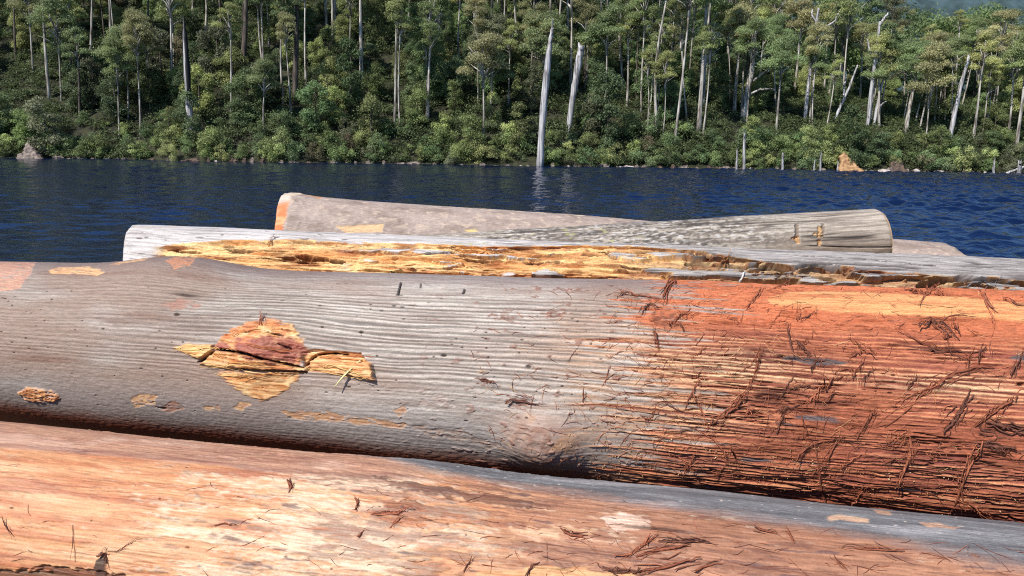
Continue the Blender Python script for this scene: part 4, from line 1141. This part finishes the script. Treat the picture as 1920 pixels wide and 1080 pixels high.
# ------------------------------------------------------------------ forest across the lake
def leafcloud(clumps, dens, size, r_, flat=0.35):
    """many small leaf faces spread through clumps: rows of (x, y, z, rx, rz, tint)"""
    V = []; tn = []
    for (x, y, z, rx, rz, ti) in clumps:
        n = int(dens * rx * (rx + rz) * 0.5)
        d = r_.normal(size=(n, 3)); d /= np.linalg.norm(d, axis=1)[:, None]
        d[:, 2] = np.where(d[:, 2] < -flat, -d[:, 2] * r_.random(n), d[:, 2])
        rad = 0.45 + 0.75 * r_.random(n) ** 0.75
        rad *= 1 + 0.28 * pn(d[:, 0] * 2.2 + x, d[:, 1] * 2.2 + d[:, 2] * 1.7 + y, 5)
        p = np.array([x, y, z]) + d * rad[:, None] * np.array([rx, rx, rz])
        nrm = d * 0.8 + r_.normal(size=(n, 3)) * 0.55 + np.array([0, 0, 0.25]); nrm /= np.linalg.norm(nrm, axis=1)[:, None]
        t = np.cross(nrm, r_.normal(size=(n, 3))); t /= np.linalg.norm(t, axis=1)[:, None]
        b_ = np.cross(nrm, t)
        s_ = size * (0.55 + 0.8 * r_.random(n))[:, None]
        V.append(np.stack([p + t * s_, p + b_ * s_ * 0.45, p - t * s_, p - b_ * s_ * 0.45], 1))
        tn.append(np.clip(ti + r_.normal(0, 0.16, n), 0, 1))
    V = np.concatenate(V).reshape(-1, 3); tn = np.repeat(np.concatenate(tn), 4)
    return V, np.arange(len(V)).reshape(-1, 4), tn


def gum_crown(seed, rad=3.2, h=7.0, n=13):
    """open eucalypt crown of separate puffs; its base (0,0,0) is where the limbs leave the trunk"""
    r_ = np.random.default_rng(seed); cl = []; limbs = Bag()
    for i in range(n):
        a = r_.uniform(0, 6.28); zz = h * (0.15 + 0.85 * (i + r_.random()) / n)
        q = rad * math.sqrt(r_.random()) * (1.05 - 0.55 * (zz / h) ** 2)
        c = np.array([q * math.cos(a), q * math.sin(a), zz]); rx = r_.uniform(0.8, 1.7) * rad / 3.2
        cl.append((*c, rx, rx * r_.uniform(0.55, 0.8), r_.uniform(0.25, 0.75)))
        z0 = max(0, zz - r_.uniform(1.5, 3.2)) * 0.7
        P = np.array([[0, 0, z0], [c[0] * 0.35, c[1] * 0.35, z0 + (zz - z0) * 0.55], [c[0] * 0.95, c[1] * 0.95, zz]])
        limbs.add(*tube(P, [0.13, 0.09, 0.03], 5), char=0.0)
    limbs.add(*tube(np.array([[0, 0, -1.0], [0.1, 0.05, h * 0.45], [0, 0, h * 0.9]]), [0.22, 0.15, 0.04], 6), char=0.0)
    V, F, t = leafcloud(cl, 560, 0.135, r_)
    return (mesh_np("crown", V, F, [M_LEAF], False, {'tint': t}), limbs.mesh("branches", [M_GUM]))


def bush_crown(seed, rad=2.4, h=7.0, n=22, dens=420, size=0.145):
    """leafy from near the ground up; base at the ground"""
    r_ = np.random.default_rng(seed); cl = []
    for i in range(n):
        a = r_.uniform(0, 6.28); f = (i + r_.random()) / n; zz = h * (0.10 + 0.86 * f)
        prof = (0.55 + 0.9 * f) if f < 0.45 else (1.25 - 0.25 * f) * math.sqrt(max(0.05, 1 - ((f - 0.4) / 0.62) ** 2))
        q = rad * prof * math.sqrt(r_.uniform(0.2, 1)) * 0.85
        rx = r_.uniform(0.55, 1.1) * rad / 2.2
        cl.append((q * math.cos(a), q * math.sin(a), zz, rx, rx * r_.uniform(0.6, 0.95), r_.uniform(0.2, 0.8)))
    V, F, t = leafcloud(cl, dens, size, r_, 0.6)
    return mesh_np("crown", V, F, [M_LEAF], False, {'tint': t})


GUMS = [gum_crown(800 + i, 2.6 + 0.35 * (i % 4), 6.0 + 0.9 * (i % 3), 11 + i % 5) for i in range(8)]
BUSH = [bush_crown(840 + i, 2.0 + 0.3 * (i % 3), 6.2 + 0.8 * (i % 4), 20 + 2 * (i % 3)) for i in range(7)]
SHRUB = [bush_crown(870 + i, 1.5 + 0.2 * (i % 3), 2.3 + 0.4 * (i % 3), 9, 480, 0.11) for i in range(6)]
STEMS = []
for i in range(3):
    bg_ = Bag()
    P = np.array([[0, 0, -0.5], [0.1 * i, 0.1, 2], [0.2, -0.1, 4.5], [0.1, 0.0, 6.0]])
    bg_.add(*tube(P, [0.16, 0.13, 0.09, 0.03], 6), char=0.0)
    STEMS.append(bg_.mesh("trunk", [M_DARKBARK]))

G_TREE, G_UNDER, G_SHRUB = "tall gum trees across the lake", "leafy understorey trees across the lake", "shrubs along the far shore"
OLIVE = [S(142, 152, 86), S(126, 142, 82), S(152, 154, 98), S(118, 138, 84)]
GREEN = [S(112, 134, 72), S(100, 126, 74), S(128, 144, 78), S(98, 118, 74), S(138, 150, 86)]
BROWNISH = [S(122, 130, 90), S(128, 134, 98), S(134, 128, 88)]
TRUNK_SEG = []          # visible trunks of the photographed trees, in pixels


def empty(name, loc):
    o = bpy.data.objects.new(name, None); COL.objects.link(o); o.location = tuple(float(c) for c in loc); o.empty_display_size = 0.5
    return o


def gum(base, top, r0, k, cs, colr, mat=M_GUM, label=None, group=G_TREE, bend=0.0, drop=0.0, name="gum_tree"):
    base = np.asarray(base, float); top = np.asarray(top, float)
    root = empty(name, base)
    d = top - base; H = np.linalg.norm(d)
    r_ = np.random.default_rng(int(abs(base[0] * 1000)) % 99991)
    t = np.linspace(0, 1, 9)
    P = d[None, :] * t[:, None]
    off = r_.normal(0, 0.012 * H, 2); P[:, 0] += off[0] * np.sin(t * 3.14) + bend * np.sin(t * 6.0); P[:, 1] += off[1] * np.sin(t * 3.14)
    P[0, 2] -= 1.0
    Rr = r0 * (1.0 - 0.55 * t); Rr[0] *= 1.35
    bg_ = Bag(); bg_.add(*tube(P, Rr, 8, True, 3, 0.05), char=0.0)
    obj("trunk", bg_.mesh("trunk", [mat]), root)
    cm, lm = GUMS[k]
    cr = obj("crown", cm, root); br_ = obj("branches", lm, root)
    for o in (cr, br_):
        o.location = tuple(P[-1] - d / H * drop); o.rotation_euler = (0, 0, r_.uniform(0, 6.28)); o.scale = (cs, cs, cs * r_.uniform(0.9, 1.15))
    cr.color = lin4(colr)
    tag(root, label or "tall slender gum tree with a bare pale trunk and small open crown in the forest", 'tree', group)
    return root


def depth_at(P): return P[1]

def px_gum(xb, yb_, xt, yt, wpx, k, cs=1.0, colr=None, mat=M_GUM, label=None, bend=0.0):
    B = hit_hill(xb, yb_); Y_ = B[1]
    T = at(xt, yt, Y_ + rs.uniform(-0.5, 0.8))
    TRUNK_SEG.append((xb, yb_, xt, yt, Y_))
    return gum(B, T, wpx * 0.40 * Y_ / F_PX, k, cs, OLIVE[k % 4] * (1.18 if xb > 1250 else 1.0) if colr is None else colr, mat, label, bend=bend)  # right-hand crowns painted lighter, sunlight put into their colour


EXPL = [  # trunk foot, trunk top (where its crown begins), width: read off the photograph
    (93, 186, 80, -5, 8, M_GUM, "pale straight gum trunk near the left edge, standing above the brownish bushes"), (170, 95, 172, -10, 6, M_GUM, None), (206, 104, 203, -25, 7, M_GUM, None), (240, 228, 237, 120, 5, M_GUM, None),
    (453, 152, 461, -40, 15, M_DARKBARK, "thick dark gum trunk left of a second dark trunk, behind green bushes"), (552, 192, 557, -40, 15, M_DARKBARK, "thick dark gum trunk standing right of the other dark trunk"), (574, 165, 572, 5, 6, M_GUM, None), (494, 130, 490, 20, 5, M_GUM, None),
    (612, 60, 611, -60, 7, M_GUM, None), (627, 60, 625, -60, 7, M_GUM, None), (678, 155, 675, -45, 10, M_GUM, "pale gum trunk with a reddish foot left of the forest's centre"), (740, 236, 744, -30, 6, M_GUM, None),
    (750, 245, 750, 70, 5, M_GUM, None), (801, 224, 806, 95, 9, M_GUM, "gum with a short bright white trunk above the shore bushes"), (905, 288, 906, 150, 6, M_GUM, None), (920, 242, 922, 160, 4, M_GUM, None), (953, 206, 956, 100, 5, M_GUM, None),
    (1064, 60, 1063, -40, 6, M_GUM, None), (1069, 172, 1072, 20, 7, M_GUM, None), (1134, 195, 1138, 90, 5, M_GUM, None), (1175, 205, 1178, 80, 6, M_GUM, None), (1202, 208, 1208, 60, 6, M_GUM, None),
    (1232, 250, 1252, -10, 8, M_GUM, "slim leaning gum left of the bare pale twin trunks"), (1264, 272, 1292, 20, 7, M_GUM, "long thin leaning gum trunk reaching almost down to the shore rocks"), (1310, 245, 1328, -45, 12, M_GUM, "tall twin-looking pale gum trunk rising out of the picture"), (1318, 200, 1336, -30, 8, M_GUM, None),
    (1376, 214, 1386, 95, 10, M_GUM, None), (1455, 252, 1464, 140, 6, M_GUM, None), (1545, 175, 1552, 60, 5, M_GUM, None), (1580, 200, 1590, 60, 5, M_GUM, None), (1612, 190, 1616, 100, 5, M_GUM, None),
    (1698, 246, 1716, 150, 11, M_GUM, "stout leaning gum with a short pale trunk between shore bushes"), (1824, 268, 1840, 140, 7, M_GUM, None), (1905, 278, 1921, 150, 9, M_GUM, "pale leaning gum trunk at the right edge of the forest"),
    (1735, 270, 1742, 190, 4, M_GUM, None), (1690, 215, 1697, 140, 5, M_GUM, None), (1850, 240, 1858, 170, 4, M_GUM, None), (1760, 230, 1768, 150, 4, M_GUM, None), (1488, 180, 1500, 70, 6, M_GUM, None),
    (1020, 190, 1021, 120, 4, M_GUM, None), (860, 120, 862, 10, 5, M_GUM, None), (655, 110, 657, 20, 4, M_GUM, None), (1100, 150, 1103, 60, 4, M_GUM, None), (385, 60, 384, -30, 6, M_GUM, None), (360, 45, 358, -40, 6, M_GUM, None),
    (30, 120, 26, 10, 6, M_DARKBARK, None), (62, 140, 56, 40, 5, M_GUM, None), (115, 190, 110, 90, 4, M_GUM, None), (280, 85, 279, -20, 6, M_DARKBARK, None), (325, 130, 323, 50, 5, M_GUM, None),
]
for n_, (xb_, yb__, xt_, yt_, w_, m_, lb_) in enumerate(EXPL):
    k = n_ % 8
    px_gum(xb_, yb__, xt_, yt_, w_, k, 0.8 + 0.08 * (n_ % 5), None, m_, lb_)


for n_ in range(34):                                       # slender pale stems among them
    xb_ = rs.uniform(1120, 1900) if n_ < 26 else rs.uniform(60, 1000); yb__ = rs.uniform(175, 262); hh_ = rs.uniform(80, 150)
    px_gum(xb_, yb__, xb_ + rs.normal(10, 7) * (1 if xb_ > 960 else -0.4), yb__ - hh_, rs.uniform(3.2, 5.5), int(rs.integers(8)), rs.uniform(0.55, 0.85))


def dead_tree(name, lines, label, cat='tree', group=None, mat=M_DEAD, char_shade_f=None, foot=(0, 0), jag=True, Y_=None, part="trunk"):
    """bare trunk and limbs given as lists of (px, py, width px); the first list is the trunk"""
    B = hit_hill(lines[0][0][0], lines[0][0][1]) if Y_ is None else at(lines[0][0][0], lines[0][0][1], Y_)
    Yb_ = B[1]; root = empty(name, B)
    TRUNK_SEG.append((lines[0][0][0], lines[0][0][1], lines[0][-1][0], lines[0][-1][1], Yb_))
    for li, ln in enumerate(lines):
        k = np.linspace(0, 1, len(ln)); t = np.linspace(0, 1, max(4, 4 * len(ln)))
        px = np.interp(t, k, [p[0] for p in ln]); py = np.interp(t, k, [p[1] for p in ln]); wd = np.interp(t, k, [p[2] for p in ln])
        dy = rs.uniform(-2.5, 2.5) if li else 0.0
        P = np.array([at(x, y, Yb_ + dy * tt) for x, y, tt in zip(px, py, t)]) - B
        if li == 0: P[0, 2] -= 1.2
        P += rs.normal(0, 0.03, P.shape) * (0.5 if li == 0 else 1)
        Rr = wd * 0.5 * Yb_ / F_PX * (1 + rs.normal(0, 0.05, len(t)))
        bg_ = Bag(); V, F, cp = tube(P, Rr, 9, True, li, 0.09)
        if li == 0 and jag: V[-9:] += np.array([0, 0, 1])[None, :] * rs.uniform(-0.9, 1.1, (9, 1))
        ch = np.zeros(len(V))
        if char_shade_f: ch = char_shade_f(V, P)
        bg_.add(V, F, cp, char=ch)
        obj(part if li == 0 else "branch", bg_.mesh("limb", [mat]), root)
    tag(root, label, cat, group)
    return root


def burnt_shaded(V, P):  # blackens the right side: charring plus that side's shade, painted together
    z = (V[:, 2] - P[0, 2]) / (P[-1, 2] - P[0, 2]); x = V[:, 0] - np.interp(V[:, 2], P[:, 2], P[:, 0])
    return sm(0.30, 0.40, z) * sm(-0.16, -0.04, x)


dead_tree("dead_tree", [[(360, 268, 11), (354, 190, 12), (350, 120, 11), (347, 70, 8), (345, 42, 3)]], "dead branchless trunk with a right side black from charring and painted shade, standing near the left shore", char_shade_f=burnt_shaded)
dead_tree("dead_tree", [[(1012, 316, 13), (1015, 260, 12), (1019, 200, 12.5), (1024, 150, 13), (1028, 110, 11), (1033, 70, 7), (1036, 45, 2.5)], [(1031, 85, 4), (1036, 66, 3), (1037, 52, 1.5)]], "tall white dead trunk with a pointed tip rising from the water's edge")
dead_tree("dead_tree", [[(1065, 250, 10), (1072, 195, 11), (1080, 145, 12), (1086, 110, 13), (1090, 90, 11)]], "white dead trunk with a broken blunt top, standing uphill right of the tall white spar")
dead_tree("dead_tree", [[(1508, 232, 7), (1516, 160, 7), (1525, 85, 6.5), (1531, 40, 4.5), (1535, 15, 3)], [(1527, 72, 7), (1545, 68, 4), (1556, 58, 3)], [(1530, 50, 5), (1548, 50, 4), (1566, 40, 3), (1572, 25, 2)], [(1531, 42, 4), (1522, 28, 3), (1524, 18, 2)], [(1520, 130, 5), (1535, 108, 3), (1545, 100, 2)]],
          "tall bare gum with curling white branches at its top, right of the dark forked gum", jag=False)
dead_tree("dead_tree", [[(1625, 246, 6.5), (1634, 170, 6.5), (1642, 100, 6), (1650, 40, 4)], [(1648, 48, 5), (1658, 34, 4), (1666, 24, 2)], [(1640, 110, 4), (1630, 90, 3), (1627, 74, 2)]], "slim white bare gum with a small forked top", jag=False)
dead_tree("dead_tree", [[(1392, 228, 12), (1402, 170, 10), (1410, 130, 9), (1418, 60, 7)], [(1402, 178, 5), (1425, 168, 3.5), (1448, 166, 3), (1456, 174, 2)], [(1412, 152, 4), (1440, 130, 3), (1464, 116, 1.5)]], "dark forked tree with one long bare white branch reaching right", jag=False, mat=M_GUM)
dead_tree("dead_tree", [[(1562, 232, 5), (1578, 195, 5), (1592, 165, 4), (1608, 122, 2.5)], [(1582, 180, 4), (1584, 155, 3), (1588, 140, 2)]], "leaning bare white sapling forking halfway up", jag=False)
dead_tree("dead_tree", [[(1636, 244, 7), (1645, 200, 6), (1652, 160, 5), (1658, 145, 3)], [(1645, 205, 5), (1655, 195, 3), (1662, 190, 2)]], "short crooked pale dead trunk leaning beside the slim white gum", jag=False)
dead_tree("dead_tree", [[(1780, 262, 8), (1790, 215, 8), (1800, 165, 7), (1816, 110, 5)]], "leaning broken white trunk among green crowns near the right")
for x, y, yt, w, lb in ((1395, 320, 254, 5, "thin pale dead pole, tallest of the dead poles at the waterline"), (1381, 320, 289, 4, "short pale pole beside the tallest dead pole at the waterline"), (1467, 321, 292, 5, "short grey stub standing alone in the shallows between two dark bushes"),
                        (1538, 322, 294, 4, "short pale stub in the shallows just left of the orange earth slip"), (1526, 321, 306, 3, "tiny stub beside the short pale stub left of the orange slip"), (1570, 322, 312, 3, "tiny stub at the foot of the orange earth slip"),
                        (1863, 326, 305, 4, "short pale stub in the water near the right edge"), (1911, 327, 305, 7, "stout pale stub at the right end beside a fallen grey trunk")):
    dead_tree("tree_stub", [[(x, y, w), (x, (y + yt) / 2, w), (x + 1, yt, w * 0.7)]], lb, 'stub', "dead stubs standing along the far waterline", Y_=127.6, part="trunk")
dead_tree("fallen_tree", [[(1884, 326, 4), (1900, 320, 4), (1925, 312, 5)]], "fallen grey trunk slanting into the water at the right end of the shore", 'fallen tree', Y_=128.3)

# random trees fill the slope
def covers(x, y, zc, half, Y_):
    """would a crown here hide one of the photographed trunks?"""
    cx, cy = to_px((x, y, zc)); hp = half * F_PX / y
    for (xb, yb_, xt, yt, Yt) in TRUNK_SEG:
        if Yt <= y: continue
        y0, y1 = sorted((yb_, yt))
        for q in (0.15, 0.4, 0.65, 0.9):
            sx = xb + (xt - xb) * q; sy = yb_ + (yt - yb_) * q
            if abs(cx - sx) < hp * 0.8 and abs(cy - sy) < hp: return True
    return False


rt = np.random.default_rng(99)
n_g = 0
cand = []
for row, d0 in enumerate(np.arange(9, 95, 5.6)):
    for x in np.arange(-118, 122, 6.6):
        cand.append((x + rt.uniform(-3.4, 3.4), 130 + d0 + rt.uniform(-2.6, 2.6)))
rt.shuffle(cand)
for x, y in cand:
    if n_g >= 212: break
    if abs(x) > 0.66 * y + 4: continue
    B = hill_pt(x, y); H = rt.uniform(8, 15) * (1 + 0.25 * sm(150, 185, y)) * (0.80 if x > 45 else 1.0) * (0.75 if (x > 78 and y > 160) else 1.0)
    if to_px(B)[1] < -40: continue
    k = int(rt.integers(8)); cs = rt.uniform(0.75, 1.25)
    if covers(x, y, B[2] + H + 3 * cs, 2.8 * cs, y): continue
    cidx = rt.random()
    colr = BROWNISH[rt.integers(3)] if cidx < (0.16 if x < -45 else 0.05) else OLIVE[rt.integers(4)]
    colr = colr * rt.uniform(0.7, 1.25) * (1.18 if x > 25 else 1.0)  # brighter colour on the right paints in the sunlit look of the crowns
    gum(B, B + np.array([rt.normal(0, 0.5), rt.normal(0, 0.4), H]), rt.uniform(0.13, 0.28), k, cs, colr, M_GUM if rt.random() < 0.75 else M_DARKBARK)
    n_g += 1

def bushy(x, y, sc, k, colr, mesh_list, name, label, cat, group, stem=True):
    root = empty(name, hill_pt(x, y))
    c = obj("crown", mesh_list[k], root); c.scale = (sc, sc, sc * rt.uniform(0.85, 1.25)); c.rotation_euler = (0, 0, rt.uniform(0, 6.28)); c.color = lin4(colr)
    if stem:
        s_ = obj("trunk", STEMS[k % 3], root); s_.scale = c.scale
    tag(root, label, cat, group)


n_b = 0
cand = []
for d0 in np.arange(3.5, 50, 5.0):
    for x in np.arange(-112, 116, 5.4):
        cand.append((x + rt.uniform(-2.6, 2.6), 130 + d0 + rt.uniform(-2, 2)))
rt.shuffle(cand)
for x, y in cand:
    if n_b >= 296: break
    if abs(x) > 0.66 * y + 3: continue
    B = hill_pt(x, y); sc = rt.uniform(0.7, 1.35) * (1.0 if y < 150 else 0.72)
    if to_px(B)[1] < 5: continue
    if covers(x, y, B[2] + 4.0 * sc, 2.0 * sc, y): continue
    colr = (BROWNISH[rt.integers(3)] * 0.8 if rt.random() < (0.2 if x < -50 else 0.06) else GREEN[rt.integers(5)]) * rt.uniform(0.6, 1.35)
    bushy(x, y, sc, int(rt.integers(7)), colr, BUSH, "understorey_tree", "rounded leafy tree, foliage almost to the ground, under the tall gums", 'tree', G_UNDER)
    n_b += 1
n_s = 0
for d0 in (0.6, 2.6, 5.2):
    for x in np.arange(-96, 98, 2.3 if d0 < 2 else 3.4):
        if n_s >= 235: break
        xx = x + rt.uniform(-1, 1); y = float(hill_shore(xx)) + d0 + rt.uniform(-1.2, 1.0)
        if abs(xx) > 0.66 * y + 2: continue
        pxx = to_px((xx, y, WATER_Z))[0]
        if 1586 < pxx < 1608 or 44 < pxx < 70 or 1678 < pxx < 1696 or 1000 < pxx < 1022: continue
        colr = (BROWNISH[rt.integers(3)] * 0.75 if rt.random() < 0.12 else GREEN[rt.integers(5)]) * rt.uniform(0.65, 1.15)
        bushy(xx, y, rt.uniform(0.65, 1.25), int(rt.integers(6)), colr * 1.35, SHRUB, "shrub", "low rounded green shrub on the far shore just above the waterline", 'shrub', G_SHRUB, False)
        n_s += 1

# ground cover on the slope, and the forest higher up that the lake mirrors
V = []; tn = []
cl = []
for _ in range(9000):
    x = rt.uniform(-125, 128); y = 131.5 + rt.random() ** 1.3 * 75
    B = hill_pt(x, y); r0 = rt.uniform(0.5, 1.7)
    cl.append((B[0], B[1], B[2] + r0 * 0.3, r0, r0 * 0.8, rt.uniform(0.1, 0.7)))
V, F, t = leafcloud(cl, 90, 0.19, rt, 0.1)
ug = obj("undergrowth", mesh_np("undergrowth", V, F, [M_LEAF], False, {'tint': t})); ug.color = lin4(S(84, 100, 54))
tag(ug, "dark green undergrowth covering the far slope between the trees", 'undergrowth', kind='stuff')
cl = []
for _ in range(1500):
    x = rt.uniform(-260, 200); y = 185 + rt.random() * 150
    if abs(x) > 0.9 * y or (x > 40 and y > 215): continue
    B = hill_pt(x, y); r0 = rt.uniform(2.2, 4.2)
    cl.append((B[0], B[1], B[2] + rt.uniform(9, 19), r0, r0 * 1.1, rt.uniform(0.2, 0.8)))
for _ in range(340):                                       # lower canopy closing the view between the trunks on the low crest
    x = rt.uniform(8, 150); y = rt.uniform(188, 214)
    B = hill_pt(x, y); r0 = rt.uniform(1.8, 3.4)
    cl.append((B[0], B[1], B[2] + rt.uniform(0.5, 12), r0, r0 * 1.1, rt.uniform(0.2, 0.8)))
for _ in range(420):                                       # thinner cover along the bank outside the picture
    x = rt.choice([-1, 1]) * rt.uniform(118, 300); y = 133 + rt.random() * 90
    B = hill_pt(x, y); r0 = rt.uniform(2.0, 4.0)
    cl.append((B[0], B[1], B[2] + rt.uniform(1, 12), r0, r0 * 1.1, rt.uniform(0.2, 0.8)))
V, F, t = leafcloud(cl, 34, 0.34, rt, 0.3)
up_ = obj("forest", mesh_np("forest", V, F, [M_LEAF], False, {'tint': t})); up_.color = lin4(S(104, 124, 66))
tag(up_, "dense forest canopy continuing up the hill behind the nearer gums", 'forest', kind='stuff')

# ------------------------------------------------------------------ rocks and earth slips on the far shore
M_ROCK = rock_mat("shore_rock", S(84, 74, 68), S(160, 144, 130))
M_DIRT = rock_mat("shore_soil_rock", S(58, 48, 42), S(120, 98, 82))
M_SLIP = rock_mat("orange_earth", S(138, 98, 66), S(204, 164, 116))
M_PALE = rock_mat("pale_rock", S(150, 132, 122), S(226, 214, 206))


def rock(px, py, w, h, mat, label, group=None, name="rock", seed=0, Y_=None):
    P0 = at(px, py, Y_ or float(hill_shore(at(px, py, 129)[0])) - 0.2)
    nu_, nv_ = 22, 12; V = []
    for j in range(nv_):
        ph = math.pi * j / (nv_ - 1)
        for i in range(nu_):
            a = 2 * math.pi * i / nu_
            d = np.array([math.sin(ph) * math.cos(a), math.sin(ph) * math.sin(a), math.cos(ph)])
            r_ = 1 + 0.34 * float(pn(d[0] * 1.6 + seed, d[1] * 1.6 + d[2] * 1.3, 900 + seed)) + 0.16 * float(pn(d[0] * 4 + seed, d[1] * 4 + d[2] * 3, 930))
            V.append(d * r_ * np.array([w, w * 0.7, h]))
    F = [[j * nu_ + i, (j + 1) * nu_ + i, (j + 1) * nu_ + (i + 1) % nu_, j * nu_ + (i + 1) % nu_] for j in range(nv_ - 1) for i in range(nu_)]
    o = obj(name, mesh_np(name, np.array(V), np.array(F), [mat], False), loc=P0)
    return tag(o, label, 'rock' if name != "earth_slip" else 'earth slip', group)


def slip(pts, mat, label, Y0, thick=1.6, seed=0):
    """eroded face leaning back on the slope: outline in pixels, built as a lumpy slab with depth"""
    pts = np.array(pts, float); cx = pts.mean(0)
    lo, hi = pts.min(0), pts.max(0)
    n = 26; V = []; keep = []
    gx = np.linspace(lo[0], hi[0], n); gy = np.linspace(hi[1], lo[1], n)
    X_, Y_ = np.meshgrid(gx, gy)
    d_ = sd_poly(X_, Y_, pts, 60)
    H = at(cx[0], lo[1], Y0)[2] - at(cx[0], hi[1], Y0)[2]
    for j in range(n):
        for i in range(n):
            back = (j / (n - 1)) * H * 0.8 + 0.35 * float(fbm(X_[j, i] / 6.0, Y_[j, i] / 9.0, 950 + seed, 3)) + max(0, d_[j, i]) * 0.25
            V.append(at(X_[j, i], Y_[j, i], Y0 + back))
    V = np.array(V); F = []
    for j in range(n - 1):
        for i in range(n - 1):
            if d_[j:j + 2, i:i + 2].mean() < 0.4 * (gx[1] - gx[0]) + 1.5 * float(pn(i * 0.3, j * 0.3, 960 + seed)): F.append([j * n + i, j * n + i + 1, (j + 1) * n + i + 1, (j + 1) * n + i])
    lab = {}; nb = {}                                     # keep the one largest connected face patch
    for f_, q_ in enumerate(F):
        for v_ in q_: nb.setdefault(v_, []).append(f_)
    best = []
    for f_ in range(len(F)):
        if f_ in lab: continue
        st_ = [f_]; lab[f_] = 1; comp = []
        while st_:
            c_ = st_.pop(); comp.append(c_)
            for v_ in F[c_]:
                for o_ in nb[v_]:
                    if o_ not in lab: lab[o_] = 1; st_.append(o_)
        if len(comp) > len(best): best = comp
    F = np.array([F[c_] for c_ in best]); m = len(V)
    Vb = V + np.array([0, thick, -0.3]); allV = np.concatenate([V, Vb]); Fb_ = F[:, ::-1] + m; usd = np.unique(F); base = V[usd].mean(0)
    ed = {}
    for f in F:
        for q in range(4):
            e = (f[q], f[(q + 1) % 4]); ed[e] = 1
    side = [[a, a + m, b_ + m, b_] for (a, b_) in ed if (b_, a) not in ed]
    allF = np.concatenate([F, Fb_, np.array(side)]); us_ = np.unique(allF); rm_ = np.zeros(2 * m, int); rm_[us_] = np.arange(len(us_))
    o = obj("earth_slip", mesh_np("earth_slip", allV[us_] - base, [rm_[allF]], [mat], True), loc=base)
    return tag(o, label, 'earth slip')


slip([(1573, 323), (1578, 306), (1577, 292), (1584, 286), (1590, 294), (1600, 302), (1608, 312), (1622, 323)], M_SLIP, "bright orange earth slip between shore bushes right of centre", 128.6)
slip([(1664, 324), (1672, 314), (1672, 304), (1684, 300), (1692, 304), (1696, 316), (1708, 324)], M_DIRT, "small brownish earth slip right of the bright orange one", 128.8, seed=3)
slip([(30, 298), (34, 290), (44, 284), (48, 270), (54, 268), (62, 280), (76, 298)], M_ROCK, "grey pointed rock face at the left end of the far shore", 128.0, seed=5)
RK = "rocks along the far waterline"
r_i = 0
for x in np.concatenate([np.arange(95, 1000, 21), np.arange(1035, 1570, 15), np.arange(1630, 1915, 13)]):
    xx = x + rt.uniform(-10, 10); yy = 297 + xx * 0.0155 + rt.uniform(-2, 2)
    mt = [M_ROCK, M_ROCK, M_ROCK, M_DIRT, M_DIRT, M_PALE, M_DIRT][rt.integers(7)]
    rock(xx, yy, rt.uniform(0.25, 0.6) * rt.choice([0.7, 1, 1, 2.0]), rt.uniform(0.2, 0.6), mt, "small boulder at the waterline under the shore bushes", RK, seed=r_i); r_i += 1
